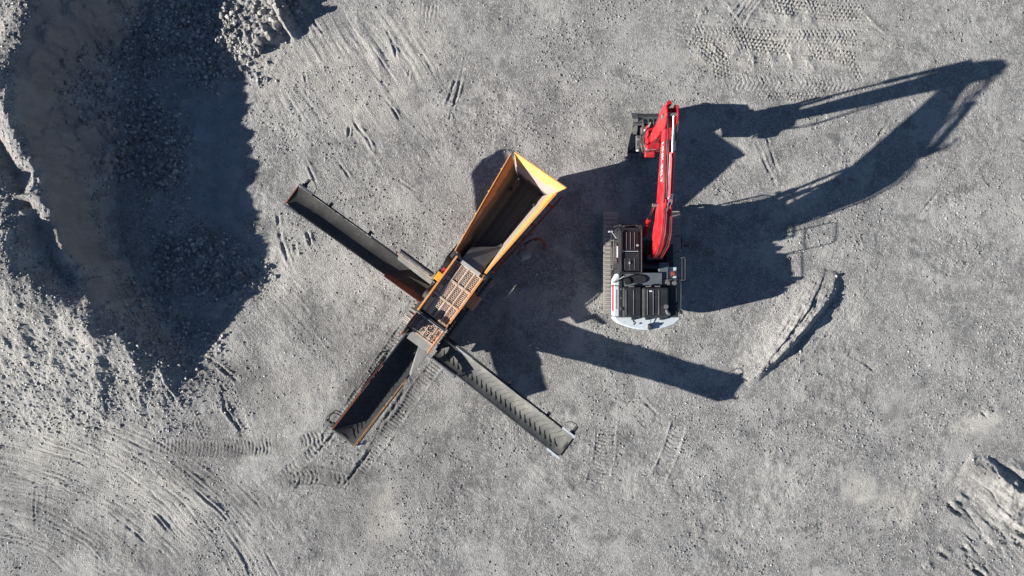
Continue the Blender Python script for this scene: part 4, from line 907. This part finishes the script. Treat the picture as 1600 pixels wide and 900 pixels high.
lettering('LINK-BELT', 4.55, 3.05, 5.80, 5.12, .32)
# stick
SYAW = .10
def SP(y, z, w): return (.35+YAW*5.3+SYAW*(6.6-z)/3.6+w, y, z)
stick = [(5.05,6.35),(5.15,6.62),(5.45,6.78),(5.72,6.66),(5.86,6.3),(5.82,5.4),(5.68,4.0),(5.56,2.85),(5.40,2.62),(5.18,2.75),(5.08,4.0),(5.05,5.4)]
stick = [(5.10,6.15),(5.84,6.15)]+[p for p in stick if p[1] < 6.1]
b = MB()
b.prism(stick, SP, -.17, .17); stk = b.build('stick', M['red'], ex, .03)
for w in (-.24, .18): MB().prism([(5.05,5.2),(5.0,6.3),(5.12,6.62),(5.45,6.82),(5.80,6.72),(5.92,6.3),(5.80,5.2)], SP, w, w+.06).build('side_plate', M['red'], stk, .01)
MB().cyl(SP(5.45,6.3,-.32), SP(5.45,6.3,.32), .1).build('pivot_pin', M['steel'], stk)
MB().cyl(SP(5.45,6.68,-.24), SP(5.45,6.68,.24), .07).build('pivot_pin', M['steel'], stk)
# bucket cylinder in front of the stick
c_ = MB().cyl(SP(6.02,6.2,0), SP(5.98,4.5,0), .1).build('bucket_cylinder', M['red'], ex, smooth=True)
MB().cyl(SP(5.98,4.5,0), SP(5.92,3.4,0), .05).build('piston_rod', M['chrome'], c_)
b = MB(); b.tube([SP(5.02,4.4,.12),SP(4.85,3.6,.2),SP(4.75,3.0,.2),SP(4.9,2.5,.15)], .025, 6); b.tube([SP(5.02,4.4,-.15),SP(4.7,3.4,-.3),SP(4.8,2.6,-.35),SP(5.1,2.2,-.3)], .022, 6); b.build('hose', M['hose'], stk)
b = MB()
for w in (-.27,.23): b.prism([(5.88,3.5),(5.98,3.35),(5.85,2.4),(5.72,2.4)], SP, w, w+.04)
b.build('linkage', M['steel'], ex, .01)
# quick coupler (red) and tilt rotator (dark)
b = MB(); b.prism([(4.95,2.75),(5.95,2.85),(6.0,2.45),(5.75,2.2),(5.0,2.2),(4.78,2.4)], SP, -.30, .28); b.prism([(4.6,2.5),(5.2,2.66),(5.2,2.3),(4.62,2.25)], SP, -.34, .1); b.build('quick_coupler', M['red'], ex, .03)
cx0 = SP(0, 2.1, 0)[0]-.02
b = MB(); b.cyl((cx0-.05,5.35,1.95),(cx0-.05,5.35,2.2),.42,n=20); b.box(cx0-.62,cx0+.5,5.0,5.7,1.72,1.95); b.box(cx0-.42,cx0-.1,5.72,6.05,1.8,2.15); b.box(cx0+.0,cx0+.4,5.72,6.05,1.85,2.25)
b.cyl((cx0-.6,5.15,2.0),(cx0-.1,5.15,2.15),.07); b.cyl((cx0-.6,5.5,2.0),(cx0-.1,5.5,2.15),.07); tr = b.build('tilt_rotator', M['bucket'], ex, .02)
b = MB()
for k in range(3): b.tube([(cx0-.45+.12*k,5.65,2.05),(cx0-.5+.12*k,5.3,2.35),(cx0-.4+.14*k,4.95,2.2),(cx0-.2+.1*k,4.85,2.0)], .022, 6)
b.tube([(cx0-.38,5.4,2.1),(cx0-.3,5.0,2.3),(cx0-.05,4.75,2.1)], .018, 6); b.build('hose', M['steel'], tr)
b = MB(); b.box(cx0-.32,cx0-.22,5.82,5.92,2.15,2.18); b.cyl((cx0-.58,5.0,1.95),(cx0-.58,5.0,2.02),.05,n=10); b.build('grease_cap', M['stripe'], tr)
b = MB()
for w in (-.24,-.08,.1): b.prism([(4.85,2.5),(5.7,2.9),(5.7,2.84),(4.85,2.44)], SP, w, w+.05)
b.build('coupler_rib', M['deepred'], ex, .005)
MB().cyl(SP(4.95,2.62,-.36), SP(4.95,2.62,.32), .06).build('coupler_pin', M['bright'], ex)
b = MB(); b.tube([SP(5.9,2.9,-.2),SP(5.6,3.1,-.42),SP(5.1,2.9,-.5),SP(4.8,2.5,-.45),SP(4.75,2.2,-.3)], .024, 6); b.tube([SP(5.8,3.0,-.3),SP(5.4,2.95,-.6),SP(5.0,2.7,-.62),SP(4.8,2.2,-.5)], .024, 6); b.build('hose', M['hose'], ex)
# bucket
BW = .72
def BK(y, z, w): return (cx0+w, 6.9-(6.9-y)*.82, z)
outer = [(4.75,.12),(5.3,.03),(6.05,.06),(6.6,.35),(6.86,.85),(6.82,1.35),(6.55,1.66),(6.1,1.74)]
inner = [(6.1,1.70),(6.52,1.62),(6.77,1.33),(6.81,.86),(6.56,.40),(6.03,.11),(5.3,.08),(4.75,.16)]
b = MB()
for a_, b_, c_, d_ in zip(outer, outer[1:], inner[::-1], inner[::-1][1:]): b.prism([a_, b_, d_, c_], BK, -BW, BW)
bk = b.build('bucket', M['bucket'], ex)
side = [(4.85,.14),(5.3,.05),(6.05,.08),(6.58,.37),(6.83,.85),(6.79,1.34),(6.54,1.64),(6.1,1.72),(5.7,1.45),(5.2,.8)]
for w in (-BW-.03, BW): MB().prism(side, BK, w, w+.03).build('side_plate', M['bucket'], bk, .005)
MB().prism([(5.0,.5),(5.3,.95),(5.8,1.55),(6.4,1.78),(6.86,1.4),(6.86,1.34),(6.4,1.70),(5.8,1.47),(5.33,.88),(5.04,.44)], BK, -BW-.06, -BW+.22).build('edge_strip', M['steel'], bk, .01)
MB().cyl(BK(6.12,1.74,-BW), BK(6.12,1.74,BW), .07).build('torsion_tube', M['bucket'], bk)
for w in (-.3,-.05,.18): MB().prism([(5.3,1.95),(5.9,1.95),(6.4,1.72),(6.1,1.6),(5.5,1.68)], BK, w, w+.05).build('ear', M['bucket'], bk, .01)
for k in range(6):
    w = -BW+.08+k*(2*BW-.16)/5; MB().prism([(4.85,.05),(4.85,.2),(4.5,.1),(4.5,.06)], BK, w-.05, w+.05).build('tooth', M['steel'], bk, .008)
MB().box(cx0-BW, cx0+BW, 5.1, 5.24, .1, .17).build('cutting_edge', M['steel'], bk, .01)
